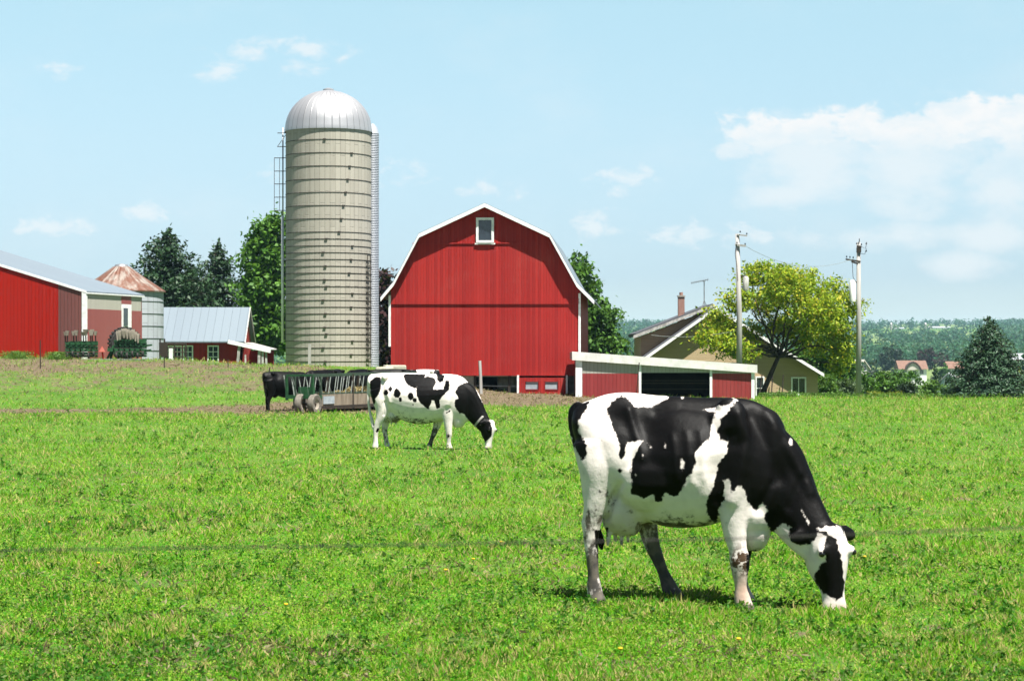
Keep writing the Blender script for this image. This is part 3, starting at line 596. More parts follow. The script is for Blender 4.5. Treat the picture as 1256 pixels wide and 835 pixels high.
dc = k.mix(k.ramp(k.noise(o, 3, 6, .7), .35, .68), (.20,.155,.10), (.10,.075,.047)); dc = k.mix(k.math('MULTIPLY', k.ramp(k.noise(o, 9, 3), .62, .7), .5), dc, (.34,.28,.19))
col = k.mix(k.ramp(dr, .30, .60), col, dc)
farf = k.ramp(s[1], 180, 420); fld = k.mix(k.ramp(k.noise(k.scale(o, (1,.5,1)), .006, 3), .42, .56), (.10,.20,.04), (.20,.26,.09)); fld = k.mix(k.math('MULTIPLY', k.noise(o, .4, 4), .4), fld, (.06,.13,.03))
col = k.mix(farf, col, fld)
nt.links.new(col, b.inputs['Base Color']); b.inputs['Roughness'].default_value = .95; b.inputs['Specular IOR Level'].default_value = .1
nt.links.new(k.bump(k.math('ADD', g3, g2), .7, .05), b.inputs['Normal']); me.materials.append(m)

# ------------------------------------------------------------------ grass, clover and weeds: real blades over the pasture
def spots(n, y0=497, far=0):                            # random places on the pasture, even over what can be seen of it
    py = y0+(rng.random(n)**.92)*(885-y0); px = np.where(rng.random(n) < .78, rng.random(n)*1420-80, rng.random(n)*2500-600); D = np.clip(F*1.78/(py-HY), 8, 140)
    for _ in range(14): z = ground_z((px-CX)/F*D, D); D = np.clip(.5*D+.5*F*(CAMZ-z)/np.maximum(py-HY, 1), 8, 140)
    if far: D = np.concatenate([D, rng.uniform(58, 121, far)]); px = np.concatenate([px, rng.random(far)*1700-220])
    X = (px-CX)/F*D; Z = ground_z(X, D)+(fbm(X*.45, D*.45, 3)-.5)*.05*np.clip(D/20, 0, 1)+(fbm(X*1.7, D*1.7, 6)-.5)*.03
    return X, D, Z
def grass():
    X, D, Z = spots(560000, far=115000); n = len(X)
    dm = dirtmask(X, D); cl = fbm(X*2.2, D*1.6, 21, 3); dry = fbm(X*.9, D*.7, 51, 4)
    keep = (rng.random(n) > dm*1.25-.12)&(rng.random(n) < .30+1.6*sm(cl, .34, .60))&(rng.random(n) > .5*sm(dry, .56, .72)); X, D, Z, cl = X[keep], D[keep], Z[keep], cl[keep]
    n = len(X); f = (D/13)**.58; h = (.020+.050*rng.random(n)**2+.075*sm(cl, .50, .72)*rng.random(n))*f; w = .0049*f*(.6+.8*rng.random(n))
    a = rng.random(n)*6.283; lean = .3+1.1*rng.random(n); az = rng.random(n)*6.283
    r = np.stack([np.cos(a), np.sin(a), 0*a], 1)*w[:,None]; up = np.stack([np.cos(az)*lean, np.sin(az)*lean, np.ones(n)], 1); up /= np.linalg.norm(up, axis=1)[:,None]
    P = np.stack([X, D, Z-.008], 1); mid = P+up*h[:,None]*.55; tip = P+up*h[:,None]; tip[:,2] -= h*.12*lean
    g = raw('grass', np.stack([P-r*.7, mid-r, tip, mid+r], 1), 4, leafmat_grass('grass_blades', (.095,.40,.008), (.35,.62,.020), (.56,.48,.18))); tag(g, kind='stuff')
    # clover and other small broad leaves
    X, D, Z = spots(430000); n = len(X); cl = fbm(X*1.5, D*1.5, 41, 4); dm = dirtmask(X, D)
    keep = (rng.random(n) < .08+sm(cl, .42, .66)*1.0)&(rng.random(n) > dm*1.3-.1); X, D, Z = X[keep], D[keep], Z[keep]; n = len(X)
    f = (D/13)**.6; P = np.stack([X, D, Z+(.010+.045*rng.random(n))*f], 1)
    V = quads(P, (.008+.015*rng.random(n)**2)*f, (0,-.2,1), .9, .75)
    # rosettes of plantain, dandelion and thistle leaves, standing a little taller and darker
    m_ = 4600; X, D, Z = spots(m_); cl = fbm(X*.8, D*.6, 91, 3); kp = (rng.random(m_) < sm(cl, .40, .62)+.05)&(dirtmask(X, D) < .5); X, D, Z = X[kp], D[kp], Z[kp]; m_ = len(X); kk = 16
    f = (D/13)**.5; rad = (.03+.07*rng.random(m_))*f; a = rng.random((m_, kk))*6.283; q_ = rng.random((m_, kk))
    C = np.stack([X[:,None]+np.cos(a)*rad[:,None]*q_, D[:,None]+np.sin(a)*rad[:,None]*q_, Z[:,None]+(.015+.055*rng.random((m_, kk))*(1.2-q_))*f[:,None]], 2).reshape(-1, 3)
    out = np.stack([np.cos(a), np.sin(a), .5+0*a], 2).reshape(-1, 3)
    V2 = quads(C, np.repeat(.036*f, kk)*(.6+.8*rng.random(m_*kk)), out, 1.0, .42)
    g = raw('clover', V, 4, leafmat_grass('clover_leaves', (.070,.34,.010), (.25,.55,.020), (.38,.56,.06))); tag(g, kind='stuff')
    g = raw('broadleaf_weeds', V2, 4, leafmat_grass('weed_leaves', (.030,.17,.010), (.12,.35,.018), (.20,.30,.08))); tag(g, kind='stuff')
    # dead straw and trampled litter, thickest where the ground is worn
    X, D, Z = spots(60000, far=60000); n = len(X); dm = dirtmask(X, D); dry = fbm(X*.9, D*.7, 51, 4); keep = rng.random(n) < np.clip(.6*sm(dry, .56, .74)+.8*dm*(X/D*F+CX < 800)+.015, 0, 1); X, D, Z = X[keep], D[keep], Z[keep]; n = len(X)
    f = (D/13)**.42; V = quads(np.stack([X, D, Z+.012*f+.02*rng.random(n)*f], 1), (.03+.05*rng.random(n))*f, (0,0,1), 1.2, .28)
    g = raw('straw_litter', V, 4, leafmat_grass('dry_litter', (.10,.07,.042), (.24,.18,.095), (.42,.35,.21))); tag(g, kind='stuff')
def leafmat_grass(name, c, c2, c3):
    m, nt, b = newmat(name); k = N(nt); g = k.n('ShaderNodeNewGeometry'); isl = g.outputs['Random Per Island']; o = k.obj()
    p = k.noise(k.scale(o, (1,.8,1)), .5, 5, .6); p2 = k.noise(o, 3.5, 3)
    col = k.mix(k.ramp(k.math('ADD', k.math('MULTIPLY', isl, .5), k.math('ADD', k.math('MULTIPLY', p, .7), k.math('MULTIPLY', p2, .5))), .62, 1.05), c, c2)
    dry = k.ramp(k.math('ADD', k.math('MULTIPLY', isl, .8), k.math('MULTIPLY', k.noise(o, 2.6, 4, .75), 1.3)), 1.02, 1.30)
    col = k.mix(dry, col, c3)
    nt.links.new(col, b.inputs['Base Color']); b.inputs['Roughness'].default_value = .6; b.inputs['Specular IOR Level'].default_value = .15
    tr = k.n('ShaderNodeBsdfTranslucent'); nt.links.new(k.mix(.35, col, (.3,.5,.04)), tr.inputs[0]); mx = k.n('ShaderNodeMixShader'); mx.inputs[0].default_value = .5
    nt.links.new(b.outputs[0], mx.inputs[1]); nt.links.new(tr.outputs[0], mx.inputs[2]); nt.links.new(mx.outputs[0], nt.nodes['Material Output'].inputs[0]); return m
grass()
# dandelion heads
fl = [(546,709),(614,668),(580,695),(305,600),(222,568),(1060,690),(985,655),(120,700),(760,812),(442,632),(700,560),(905,800),(1130,610),(350,760),(60,640),(655,600)]
for i, (px, py) in enumerate(fl):
    D = F*1.8/(py-HY); p = W(px, py, D); p.z = gz(p.x, p.y)
    o = thing('dandelion', p, 'small yellow dandelion flower in the pasture grass', 'flower', 'yellow dandelions in the grass')
    h = .06+.03*random.random(); MB().tube([(0,0,0),(.004,0,h)], .002, 5).build('stem', M['leaf_weed'], o)
    MB().ball((.004,0,h), (.016,.016,.008), 10, 6).build('flower_head', M.get('dand') or M.setdefault('dand', plain('dandelion_yellow', (.75,.50,.01), (.6,.4,.01), 60, .8)), o, smooth=True)
# cow pats / trampled tufts of dead grass
# ------------------------------------------------------------------ helpers for buildings
def facade(mb, x0, x1, z0, z1, y, holes, t=.15):         # wall in the x-z plane with rectangular openings, thickness t towards +y
    xs = sorted({x0, x1, *[h[0] for h in holes], *[h[1] for h in holes]}); zs = sorted({z0, z1, *[h[2] for h in holes], *[h[3] for h in holes]})
    for a, b_ in zip(xs[:-1], xs[1:]):
        for c, d in zip(zs[:-1], zs[1:]):
            mx, mz = (a+b_)/2, (c+d)/2
            if any(h[0] < mx < h[1] and h[2] < mz < h[3] for h in holes): continue
            mb.box((a, y, c), (b_, y+t, d))
    return mb
def window(parent, x0, x1, z0, z1, y, fw=.07, nx=2, nz=2, frame='white', glass='glass', name='window', bars=.025):
    mb = MB(); mb.box((x0-fw, y-.05, z0-fw), (x0, y+.05, z1+fw)).box((x1, y-.05, z0-fw), (x1+fw, y+.05, z1+fw)).box((x0, y-.049, z1), (x1, y+.05, z1+fw)).box((x0, y-.07, z0-fw), (x1, y+.05, z0))
    for i in range(1, nx): x = x0+(x1-x0)*i/nx; mb.box((x-bars, y-.03, z0), (x+bars, y+.03, z1))
    for i in range(1, nz): z = z0+(z1-z0)*i/nz; mb.box((x0, y-.028, z-bars), (x1, y+.028, z+bars))
    w = mb.build(name, M[frame], parent)
    MB().box((x0, y+.0, z0), (x1, y+.015, z1)).build('pane', M[glass], w); return w

# ------------------------------------------------------------------ the red gambrel barn
D0 = 110.; s = F/D0; bo = W(594.5, 459, D0); gzb = -.8
barn = thing('barn', (bo.x, bo.y, gzb), 'big red board barn with a white edged gambrel roof', 'barn', rz=R(-3.5))
def bq(px, py): return ((px-594.5)/s, CAMZ-(py-HY)/s-gzb)
wl, wr = bq(479, 0)[0], bq(711, 0)[0]; zb = bq(0, 459)[1]; L = 20.
outer = [bq(595, 250), bq(514.3, 287), bq(483, 346), bq(467, 365)]; outR = [bq(595, 250), bq(674.5, 287.5), bq(708, 348), bq(729, 369)]
zl = np.interp(wl, [outer[3][0], outer[2][0]], [outer[3][1], outer[2][1]])-.12; zr = np.interp(wr, [outR[2][0], outR[3][0]], [outR[2][1], outR[3][1]])-.12
gp = [(wl, zb), (wr, zb), (wr, zr), (outR[2][0]-.05, outR[2][1]-.15), (outR[1][0]-.06, outR[1][1]-.15), (0, outR[0][1]-.16), (outer[1][0]+.06, outer[1][1]-.15), (outer[2][0]+.05, outer[2][1]-.15), (wl, zl)]
MB().prism(gp, 0, .2).build('front_wall', M['red_boards'], barn)
MB().prism(gp, L-.2, L).build('rear_wall', M['red_boards'], barn)
MB().box((wl, .2, .0), (wl+.2, L-.2, zl)).build('side_wall', M['red_side'], barn); MB().box((wr-.2, .2, .0), (wr, L-.2, zr)).build('side_wall', M['red_side'], barn)
ly = bq(0, 366)[1]; ly2 = bq(0, 373)[1]
MB().box((wl, -.06, ly2), (wr-.02, -.002, ly)).build('ledge', M['red_boards'], barn)
MB().box((wl+1.2, -.05, bq(0,299)[1]), (wr-3.0, -.002, bq(0,297.6)[1])).build('hood_track', M['red_boards'], barn)
OV = .36; th = .17
def rprof(pts, t):
    P = [Vector((p[0], 0, p[1])) for p in pts]; top = [(p.x, p.z) for p in P]; low = [(p[0]*.999, p[1]-t) for p in pts]; return top+low[::-1]
for side, pts in (('L', outer), ('R', outR)):
    MB().prism(rprof([(p[0]*1.004, p[1]+.03) for p in pts], .10), -OV+.02, L+.4).build('roof', M['roof_white_y'], barn)
    MB().prism(rprof(pts, .21), -OV-.06, -OV+.018).build('rake_board', M['white'], barn)
    MB().prism(rprof([(p[0]*.99, p[1]-.10) for p in pts], .05), -OV+.03, -.01).build('soffit', M['red_side'], barn)
cx0, cz0 = bq(478, 425); MB().box((cx0-.09, -.06, cz0), (cx0+.03, .06, bq(0,362)[1])).build('corner_board', M['white'], barn)
cx1, _ = bq(710, 0); MB().box((cx1-.02, -.06, bq(0,432)[1]), (cx1+.10, .06, bq(0,360)[1])).build('corner_board', M['white'], barn)
wx0, wz1 = bq(587, 270); wx1, wz0 = bq(603, 295)
window(barn, wx0, wx1, wz0, wz1, -.06, .13, 1, 1, glass='glass', name='loft_window')
MB().box((wx0-.2, -.09, wz0-.22), (wx1+.2, -.0, wz0-.14)).build('sill', M['white'], barn)
# stone-footed basement under the boards
holes = []
x0, z1 = bq(582, 462); x1, z0 = bq(633, 483); xa, _ = bq(637, 0); xb, _ = bq(694, 0)
found = MB(); facade(found, wl+.05, xa-.25, -.6, zb, .15, [(x0, x1, -.6, zb-.13)], .3).build('foundation', M['concrete'], barn)
MB().box((x0, .5, -.2), (x1, 9, -.12)).build('cellar_floor', M['concrete'], barn)
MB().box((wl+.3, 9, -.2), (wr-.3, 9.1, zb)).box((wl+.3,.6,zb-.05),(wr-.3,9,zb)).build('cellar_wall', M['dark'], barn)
MB().box((wl-.02, -.07, zb-.07), (wr+.02, .14, zb+.03)).build('sill_beam', M['red_boards'], barn)
for xx in (x0-.05, (x0+x1)/2+.7): MB().box((xx, .1, -.5), (xx+.14, .24, zb-.07)).build('post', M['iron'], barn)
MB().tube([(x0, .2, .42), (x1, .2, .38)], .03, 6).build('pipe_rail', M['steel'], barn)
pn = MB(); h1 = (bq(645,0)[0], bq(660,0)[0], bq(0,477)[1], bq(0,468)[1]); h2 = (bq(669,0)[0], bq(684,0)[0], bq(0,477)[1], bq(0,468)[1])
facade(pn, xa, xb, -.5, bq(0,463)[1], -.12, [h1, h2], .10).build('lower_panel', M['red_boards'], barn)
for h in (h1, h2): window(barn, *h, -.07, .05, 1, 1, frame='shed_red', glass='copper_sign', name='basement_window')
MB().box((xa-.12, -.15, -.5), (xa-.01, -.02, bq(0,460)[1])).build('post', M['white'], barn); MB().box((xb+.01, -.15, -.5), (xb+.11, -.02, bq(0,460)[1])).build('post', M['white'], barn)
MB().box((xb+.12, .9, -.5), (wr, 1.1, zb)).build('foundation', M['concrete'], barn)
# bales and junk in the opening
bl = W(622, 474, 112); o = thing('round_bale', (bl.x, 112.2, gz(bl.x,112)+.02), 'pale wrapped round bale lying in the opening under the barn', 'bale')
MB().xf(Matrix.Identity(4)); mb = MB(); prof = [(0,-.55),(.42,-.55),(.52,-.46),(.55,-.3),(.55,.3),(.52,.46),(.42,.55),(0,.55)]; mb.lathe(prof, 24).xf(Matrix.Rotation(R(90), 4, 'Y')).xf(Matrix.Translation((0,0,.5))); mb.build('bale_body', M['pale_bale'], o, smooth=50)
# leaning post, standing before the barn
p = W(590, 478, 104); p.z = gz(p.x, p.y); o = MB().tube([(0,0,-.2),(-.03,0,.9),(-.07,.02,1.72)], [.095,.085,.08], 9).build('fence_post', M['pole'], None, loc=p, smooth=40); tag(o, 'leaning pale wooden post in front of the barn opening', 'post')

# ------------------------------------------------------------------ tall stave silo
Ds = 126.; sc = F/Ds; c = W(403, 448, Ds+2.7); r = 53.4/sc; z0 = .35; zt = CAMZ-(155-HY)/sc-z0
silo = thing('silo', (c.x, c.y, z0), 'tall tan concrete stave silo with silver domed cap and dark hoops', 'silo'); n = 72
MB().lathe([(r, -.8), (r, zt)], 72).build('shell', M['stave'], silo, smooth=True)
dome = [(r*1.03, zt-.12), (r*1.03, zt+.02)]+[(r*1.02*math.cos(a), zt+.02+(50/sc)*math.sin(a)) for a in np.linspace(.05, math.pi/2-.06, 12)]
MB().lathe(dome, 72).build('dome', M['dome'], silo, smooth=40)
MB().lathe([(.001, 0), (.35, 0), (.35, .12), (.12, .2), (.001, .2)], 20).build('cap', M['dome'], silo, loc=(0,0,zt+50/sc-.02), smooth=40)
hm = None; ys = list(np.arange(171, 286, 16.2))+list(np.arange(293, 444, 8.35))
for i, y in enumerate(ys):
    z = CAMZ-(y-HY)/sc-z0
    if hm is None:
        mb = MB(); mb.lathe([(r+.003,-.017),(r+.022,-.017),(r+.022,.017),(r+.003,.017)], 72, close=True); mb.box((-.09,-r-.07,-.045),(.09,-r-.015,.045))
        hm = mb.build('hoop', M['iron'], silo, loc=(0,0,z), rot=(0,0,0)); 
    else:
        h = hm.copy(); COL.objects.link(h); h.parent = silo; h.location = (0,0,z); h.rotation_euler = (0,0,R(40-3*i) if i < 8 else R([0, 2, 38, -2, 36, 1, 33][i % 7]))
# chute: the pale ribbed half tube on the right side
mb = MB(); rc = .44; cxx = r+.10; zz = np.arange(-.3, zt-.1, .11); prof = []
for i, z in enumerate(zz): prof += [(rc, z), (rc-.035, z+.055)]
prof += [(rc*.75, zt+.25), (.12, zt+.5)]
mb.lathe(prof, 20, (cxx-.06, .5)).build('chute', M['chute'], silo, smooth=60)
# filler pipe and ladder cage on the left
px_ = -(r+.16); zp = lambda y: CAMZ-(y-HY)/sc-z0
MB().tube([(px_, -.5, zp(420)), (px_, -.5, zp(262))], .085, 10).build('filler_pipe', M['white'], silo, smooth=True)
MB().tube([(px_+.02, -.5, zp(262)), (px_+.02, -.5, zp(152))], .045, 8).build('filler_pipe', M['steel'], silo, smooth=True)
for y in (190, 206.5, 222.5, 239, 255.5): MB().bar((px_-.52, -.6, zp(y)), (-r+.3, -.6, zp(y)), .045).build('bracket', M['iron'], silo)
MB().bar((px_-.52, -.6, zp(190)), (px_-.52, -.6, zp(256)), .03).bar((px_-.18, -.6, zp(190)), (px_-.18, -.6, zp(256)), .03).build('ladder_rail', M['iron'], silo)
MB().bar((px_-.32, -.6, zp(159)), (-r+.3, -.6, zp(159)), .045).bar((px_-.32, -.6, zp(176)), (-r+.3, -.6, zp(176)), .045).bar((px_-.32, -.6, zp(176)), (-r+.1, -.6, zp(160)), .03).build('bracket', M['iron'], silo)
# ladder on the right of the front face
a = R(-22); lx, ly_ = (r+.14)*math.sin(R(68)), -(r+.14)*math.cos(R(68)); mb = MB()
for d in (-.2, .2): mb.bar((lx+d*.4, ly_+d*.9, zp(441)), (lx+d*.4, ly_+d*.9, zp(312)), .05)
for z in np.arange(zp(440), zp(312), .33): mb.bar((lx-.08, ly_-.18, z), (lx+.08, ly_+.18, z), .04)
mb.build('ladder', M['iron'], silo)
mb = MB().box((-.09+0,-r-.5,-.5),(.09,-r-.38,1.6)); mb.build('footing_post', M['pole'], silo, loc=(-.9,0,0))

# ------------------------------------------------------------------ low cattle shed in front, right of the barn
Dh = 105.; sh = F/Dh; sx = lambda px: (px-705)/sh; sz = lambda py: CAMZ-(py-HY)/sh+1.0; so = W(705, 488, Dh)
shed = thing('cattle_shed', (so.x, Dh, -1.0), 'long low red and cream cattle shed with sloping pale roof and dark opening', 'shed')
def stopz(px): return np.interp(px, [703, 927], [sz(441), sz(456.5)])
xA, xB = sx(708), sx(925); o0, o1 = sx(786), sx(871); cr_ = sz(458)
mb = MB()
for a_, b_ in ((708, 786), (786, 871), (871, 925)):
    zlo = cr_+.003 if a_ != 786 else sz(457)
    mb.prism([(sx(a_), zlo), (sx(b_), zlo), (sx(b_), max(stopz(b_), zlo+.01)), (sx(a_), stopz(a_))], 0, .14)
mb.build('upper_wall', M['shed_cream'], shed)
MB().box((xA, -.01, -.3), (o0, .14, cr_)).build('lower_wall', M['shed_red'], shed); MB().box((o1, -.01, -.3), (xB, .14, cr_)).build('lower_wall', M['shed_red'], shed)
MB().prism([(xA, -.3), (xB, -.3), (xB, stopz(925)), (xA, stopz(708))], 4.1, 4.2).build('rear_wall', M['shed_red'], shed)
MB().box((xA, .14, -.3), (xA+.1, 4.1, stopz(708)-.05)).build('side_wall', M['shed_red'], shed); MB().box((xB-.1, .14, -.3), (xB, 4.1, stopz(925)-.05)).build('side_wall', M['shed_red'], shed)
MB().prism([(sx(702), stopz(702)), (sx(928), stopz(928)-.02), (sx(928), sz(448.5)), (sx(702), sz(432))], -.12, 4.5).build('roof', M['shed_roof'], shed)
MB().prism([(sx(701.6), sz(441.5)), (sx(928.4), sz(457.2)), (sx(928.4), sz(447.5)), (sx(701.6), sz(431))], -.17, -.123).build('fascia', M['fascia'], shed)
for a_, b_ in ((706, 714), (783.5, 786.5), (870.5, 873.5), (921.5, 925.5)): MB().box((sx(a_), -.05, -.3), (sx(b_), -.012, stopz(b_)-.02)).build('post', M['white'], shed)
MB().box((o0, .5, cr_-.55), (o1, .56, cr_-.5)).box((o0,.5,.95),(o1,.55,1.0)).box((o0,.5,.5),(o1,.55,.55)).build('inner_rail', M['iron'], shed)
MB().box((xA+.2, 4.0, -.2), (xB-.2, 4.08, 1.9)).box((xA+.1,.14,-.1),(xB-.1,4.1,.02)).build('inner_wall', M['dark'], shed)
MB().tube([(sx(779), -.7, .0), (sx(783), -.7, 1.95)], .025, 6).build('rod', M['iron'], shed)

# ------------------------------------------------------------------ farmhouse behind the shed
Df = 136.; sf = F/Df; fo = W(877, 490, Df); gf = -1.75; fx = lambda px: (px-877)/sf; fz = lambda py: CAMZ-(py-HY)/sf-gf
house = thing('farmhouse', (fo.x, Df, gf), 'tan sided farmhouse with grey gable roofs behind the cattle shed', 'house')
wl_, wr_ = fx(768), fx(1003); eavz = fz(452); apex = (0, fz(380))
def gz_roof(px): return np.interp(px, [764, 877, 1008], [fz(457), fz(377), fz(458)])
win = (fx(972), fx(987), fz(483), fz(464)); dor = (fx(928), fx(936), fz(489), fz(463))
mb = MB(); facade(mb, wl_, wr_, -.8, fz(461), 0, [win, (dor[0], dor[1], dor[2], dor[3])], .2)
mb.prism([(wl_, fz(461)+.002), (wr_, fz(461)+.002), (wr_, gz_roof(1003)-.16), (0, apex[1]-.14), (wl_, gz_roof(768)-.16)], 0, .2)
mb.build('front_wall', M['siding'], house)
MB().box((wl_, .2, -.8), (wl_+.2, 10, gz_roof(768)-.25)).build('side_wall', M['siding'], house); MB().box((wr_-.2, .2, -.8), (wr_, 10, gz_roof(1003)-.25)).build('side_wall', M['siding'], house)
for a_, b_, za, zb_ in ((758, 877, fz(461), fz(377)), (877, 1009, fz(377), fz(458.5))):
    MB().prism([(fx(a_), za-.14), (fx(b_), zb_-.14), (fx(b_), zb_), (fx(a_), za)], -.62, 10.3).build('roof', M['shingle'], house)
    MB().prism([(fx(a_), za-.19), (fx(b_), zb_-.19), (fx(b_), zb_+.03), (fx(a_), za+.03)], -.70, -.625).build('rake_board', M['white'], house)
window(house, win[0], win[1], win[2], win[3], -.02, .10, 2, 1); window(house, dor[0], dor[1], dor[2], dor[3], -.02, .08, 1, 2, name='side_door')
for a_, b_ in ((930, 934), (945, 947), (958, 960)): MB().bar((fx(a_), -.35, -.1), (fx(b_), -.3, 1.6), .07).build('porch_post', M['iron'], house)
# taller rear wing, its gable showing to the left
W2 = 3.4
rw = [(fx(790), fz(470)), (fx(878), fz(470)), (fx(878), fz(378)), (fx(790), fz(412))]
MB().prism(rw, W2, W2+.2).box((fx(790), W2+.2, -.8), (fx(790)+.2, 11, fz(413))).build('wing_wall', M['siding'], house)
MB().prism([(fx(783), fz(413)), (fx(880), fz(375.5)), (fx(880), fz(371)), (fx(783), fz(408.5))], W2-.55, 11.5).build('roof', M['shingle'], house)
MB().prism([(fx(780), fz(415)), (fx(880), fz(376)), (fx(880), fz(372.5)), (fx(780), fz(411))], W2-.62, W2-.555).build('rake_board', M['white_worn'], house)
ch = MB().box((fx(839.5), 5.0, fz(400)), (fx(847.5), 5.5, fz(362))); chn = ch.build('chimney', M['brick'], house)
MB().box((fx(838.8), 4.95, fz(361.9)), (fx(848.2), 5.55, fz(360))).build('chimney_cap', M['concrete'], chn); MB().tube([(fx(843.5), 5.25, fz(360)), (fx(843.5), 5.25, fz(356))], .13, 10).build('flue', M['brick'], chn)
ax = fx(871); an_ = MB(); an_.tube([(ax, 4.2, fz(378)), (ax, 4.2, fz(341))], .035, 6).tube([(fx(855), 4.5, fz(344.5)), (fx(876), 4.0, fz(340.5))], .025, 6)
for i in range(8): x = np.interp(i, [0, 7], [fx(856), fx(875)]); y = np.interp(i, [0,7], [4.5,4.0]); z = np.interp(i, [0,7], [fz(344.3), fz(340.7)]); an_.bar((x, y-.45, z), (x, y+.45, z), .025); an_.bar((x, y, z-.10), (x, y, z+.10), .03)
an_.bar((fx(866.5), 3.8, fz(378)), (ax, 4.2, fz(366)), .03).bar((fx(876), 4.6, fz(378)), (ax, 4.2, fz(366)), .03)
anh = an_.build('television_antenna', M['steel'], None, loc=(fo.x, Df, gf)); tag(anh, 'rooftop television aerial on a thin mast at the house ridge', 'antenna')

# ------------------------------------------------------------------ long red shed at the left edge
A = W(105, 440, 118); B = W(174, 440, 126.2); ax_ = (Vector((B.x, B.y))-Vector((A.x, A.y))); Lm = ax_.length; ang = math.atan2(ax_.y, ax_.x)
ms = thing('machine_shed', (A.x, A.y, .6), 'long red metal machine shed with low white roof at the left edge', 'shed', rz=ang-R(90))   # local +y runs back along the eave, -x runs along the gable
ez = CAMZ+(HY-356)/(F/118)-.6; pit = math.tan(R(16.3)); half = 12.5
def gw(x0, x1, y0, y1): return [(x0, -.6), (x1, -.6), (x1, ez+pit*(-x1)-.1), (x0, ez+pit*(-x0)-.1)]
MB().prism(gw(-half, -1.75, 0, 0), 0, .12).build('gable_wall', M['red_corr'], ms); MB().prism(gw(-1.748, -.2, 0, 0), 0, .12).build('gable_panel', M['faded_corr'], ms)
MB().box((-.22, -.06, -.6), (.05, .14, ez-.06)).build('corner_trim', M['white'], ms)
midz = CAMZ+(HY-379)/(F/119)-.6; d0 = Lm*.62; d1 = Lm*.80; dz = ez-.75
MB().box((-.1, .14, midz), (0, d0, ez-.08)).box((-.1, d1, midz), (0, Lm, ez-.08)).build('upper_side_wall', M['cream_corr'], ms)
MB().box((-.1, .14, -.6), (0.01, d0, midz)).box((-.1, d1, -.6), (0.01, Lm, midz)).box((-.1, d0, dz+.05), (.015, d1, ez-.08)).build('lower_side_wall', M['pink_corr'], ms)
dd = MB().box((-.08, d0+.02, -.6), (.03, d1-.02, dz+.04)).build('door', M['white'], ms); MB().box((.035, d0+.25, dz-1.3), (.045, d1-.6, dz-.2)).build('door_window', M['glass'], dd)
MB().prism([(-half, ez+pit*half), (.05, ez-.05), (.05, ez-.13), (-half, ez+pit*half-.08)], -.03, Lm+.3).build('roof', M['roof_white_y'], ms)
MB().prism([(-half, ez+pit*half), (-2*half, ez), (-2*half, ez-.1), (-half, ez+pit*half-.1)], -.03, Lm+.3).build('roof', M['roof_white_y'], ms)
MB().prism([(-half, ez+pit*half+.02), (.07, ez-.03), (.07, ez-.17), (-half, ez+pit*half-.13)], -.07, -.035).build('rake_board', M['white'], ms)
MB().prism([(-2*half, -.6), (-half, -.6), (-half, ez+pit*half-.1), (-2*half, ez-.1)], 0, .12).build('gable_wall', M['red_corr'], ms)
MB().box((.02, -.02, ez-.2), (.09, Lm+.25, ez-.125)).build('gutter', M['white'], ms)
MB().prism([(-half, -.6), (0, -.6), (0, ez-.1), (-half, ez+pit*half-.1)], Lm-.12, Lm).build('rear_wall', M['red_corr'], ms)
MB().box((-half, -.06, -.75), (0, .13, -.3)).build('footing', M['concrete'], ms)

# ------------------------------------------------------------------ short white silo with rusty cone roof
Dw = 134.; sw = F/Dw; c = W(149, 445, Dw); rw_ = 51/sw; zt = CAMZ-(357-HY)/sw-.2
s2 = thing('stave_silo', (c.x, Dw, .2), 'squat white stave silo with a rusty cone roof behind the machine shed', 'silo')
MB().lathe([(rw_, -1), (rw_, zt)], 64).build('shell', M['stave_white'], s2, smooth=True)
cz = (357-327)/sw
MB().lathe([(rw_*1.05, zt-.08), (rw_*1.05, zt), (rw_*.5, zt+cz*.62), (.55, zt+cz*1.0)], 60).build('roof', M['rusty'], s2, smooth=30)
MB().lathe([(.5, zt+cz-.02), (.42, zt+cz+.12), (.01, zt+cz+.2)], 20).build('roof_cap', M['steel'], s2, smooth=30)
hm = None
for z in np.arange(.5, zt, .82):
    if hm is None: hm = MB().lathe([(rw_+.004,-.012),(rw_+.03,-.012),(rw_+.03,.012),(rw_+.004,.012)], 64, close=True).build('hoop', M['steel'], s2, loc=(0,0,z))
    else: h = hm.copy(); COL.objects.link(h); h.parent = s2; h.location = (0,0,z)

# ------------------------------------------------------------------ small red shed with white-barred windows
Dm = 150.; sm_ = F/Dm; mx = lambda px: (px-290)/sm_; mz = lambda py: CAMZ-(py-HY)/sm_-.3; mo = W(290, 446, Dm)
sd = thing('tool_shed', (mo.x, Dm, .3), 'small dark red shed with white barred windows and pale roof', 'shed')
w1 = (mx(203), mx(211), mz(444), mz(425)); w2 = (mx(213.5), mx(221.5), mz(444), mz(425)); w3 = (mx(226), mx(235.5), mz(444), mz(425)); w4 = (mx(256), mx(267), mz(444), mz(425))
mb = MB(); facade(mb, mx(180), mx(297), -1.0, mz(417.5), 0, [w1, w2, w3, w4], .15).build('front_wall', M['red_boards'], sd)
for w in (w1, w2, w3, w4): window(sd, *w, -.01, .09, 2, 3)
dy = 5.0; ry = dy/2; rz1 = mz(376); ex = mx(299)
MB().prism([(0, -1), (dy, -1), (dy, mz(417)), (ry, rz1-.15), (0, mz(417))], mx(297)-.15, mx(297), axis='x').build('gable_wall', M['red_side'], sd)
MB().prism([(-.45, mz(418.5)), (ry, rz1), (ry, rz1-.1), (-.45, mz(418.5)-.1)], mx(178), mx(297)+.25, axis='x').build('roof', M['roof_white'], sd)
MB().prism([(dy+.5, mz(419)), (ry, rz1), (ry, rz1-.1), (dy+.5, mz(419)-.1)], mx(178), mx(297)+.25, axis='x').build('roof', M['roof_white'], sd)
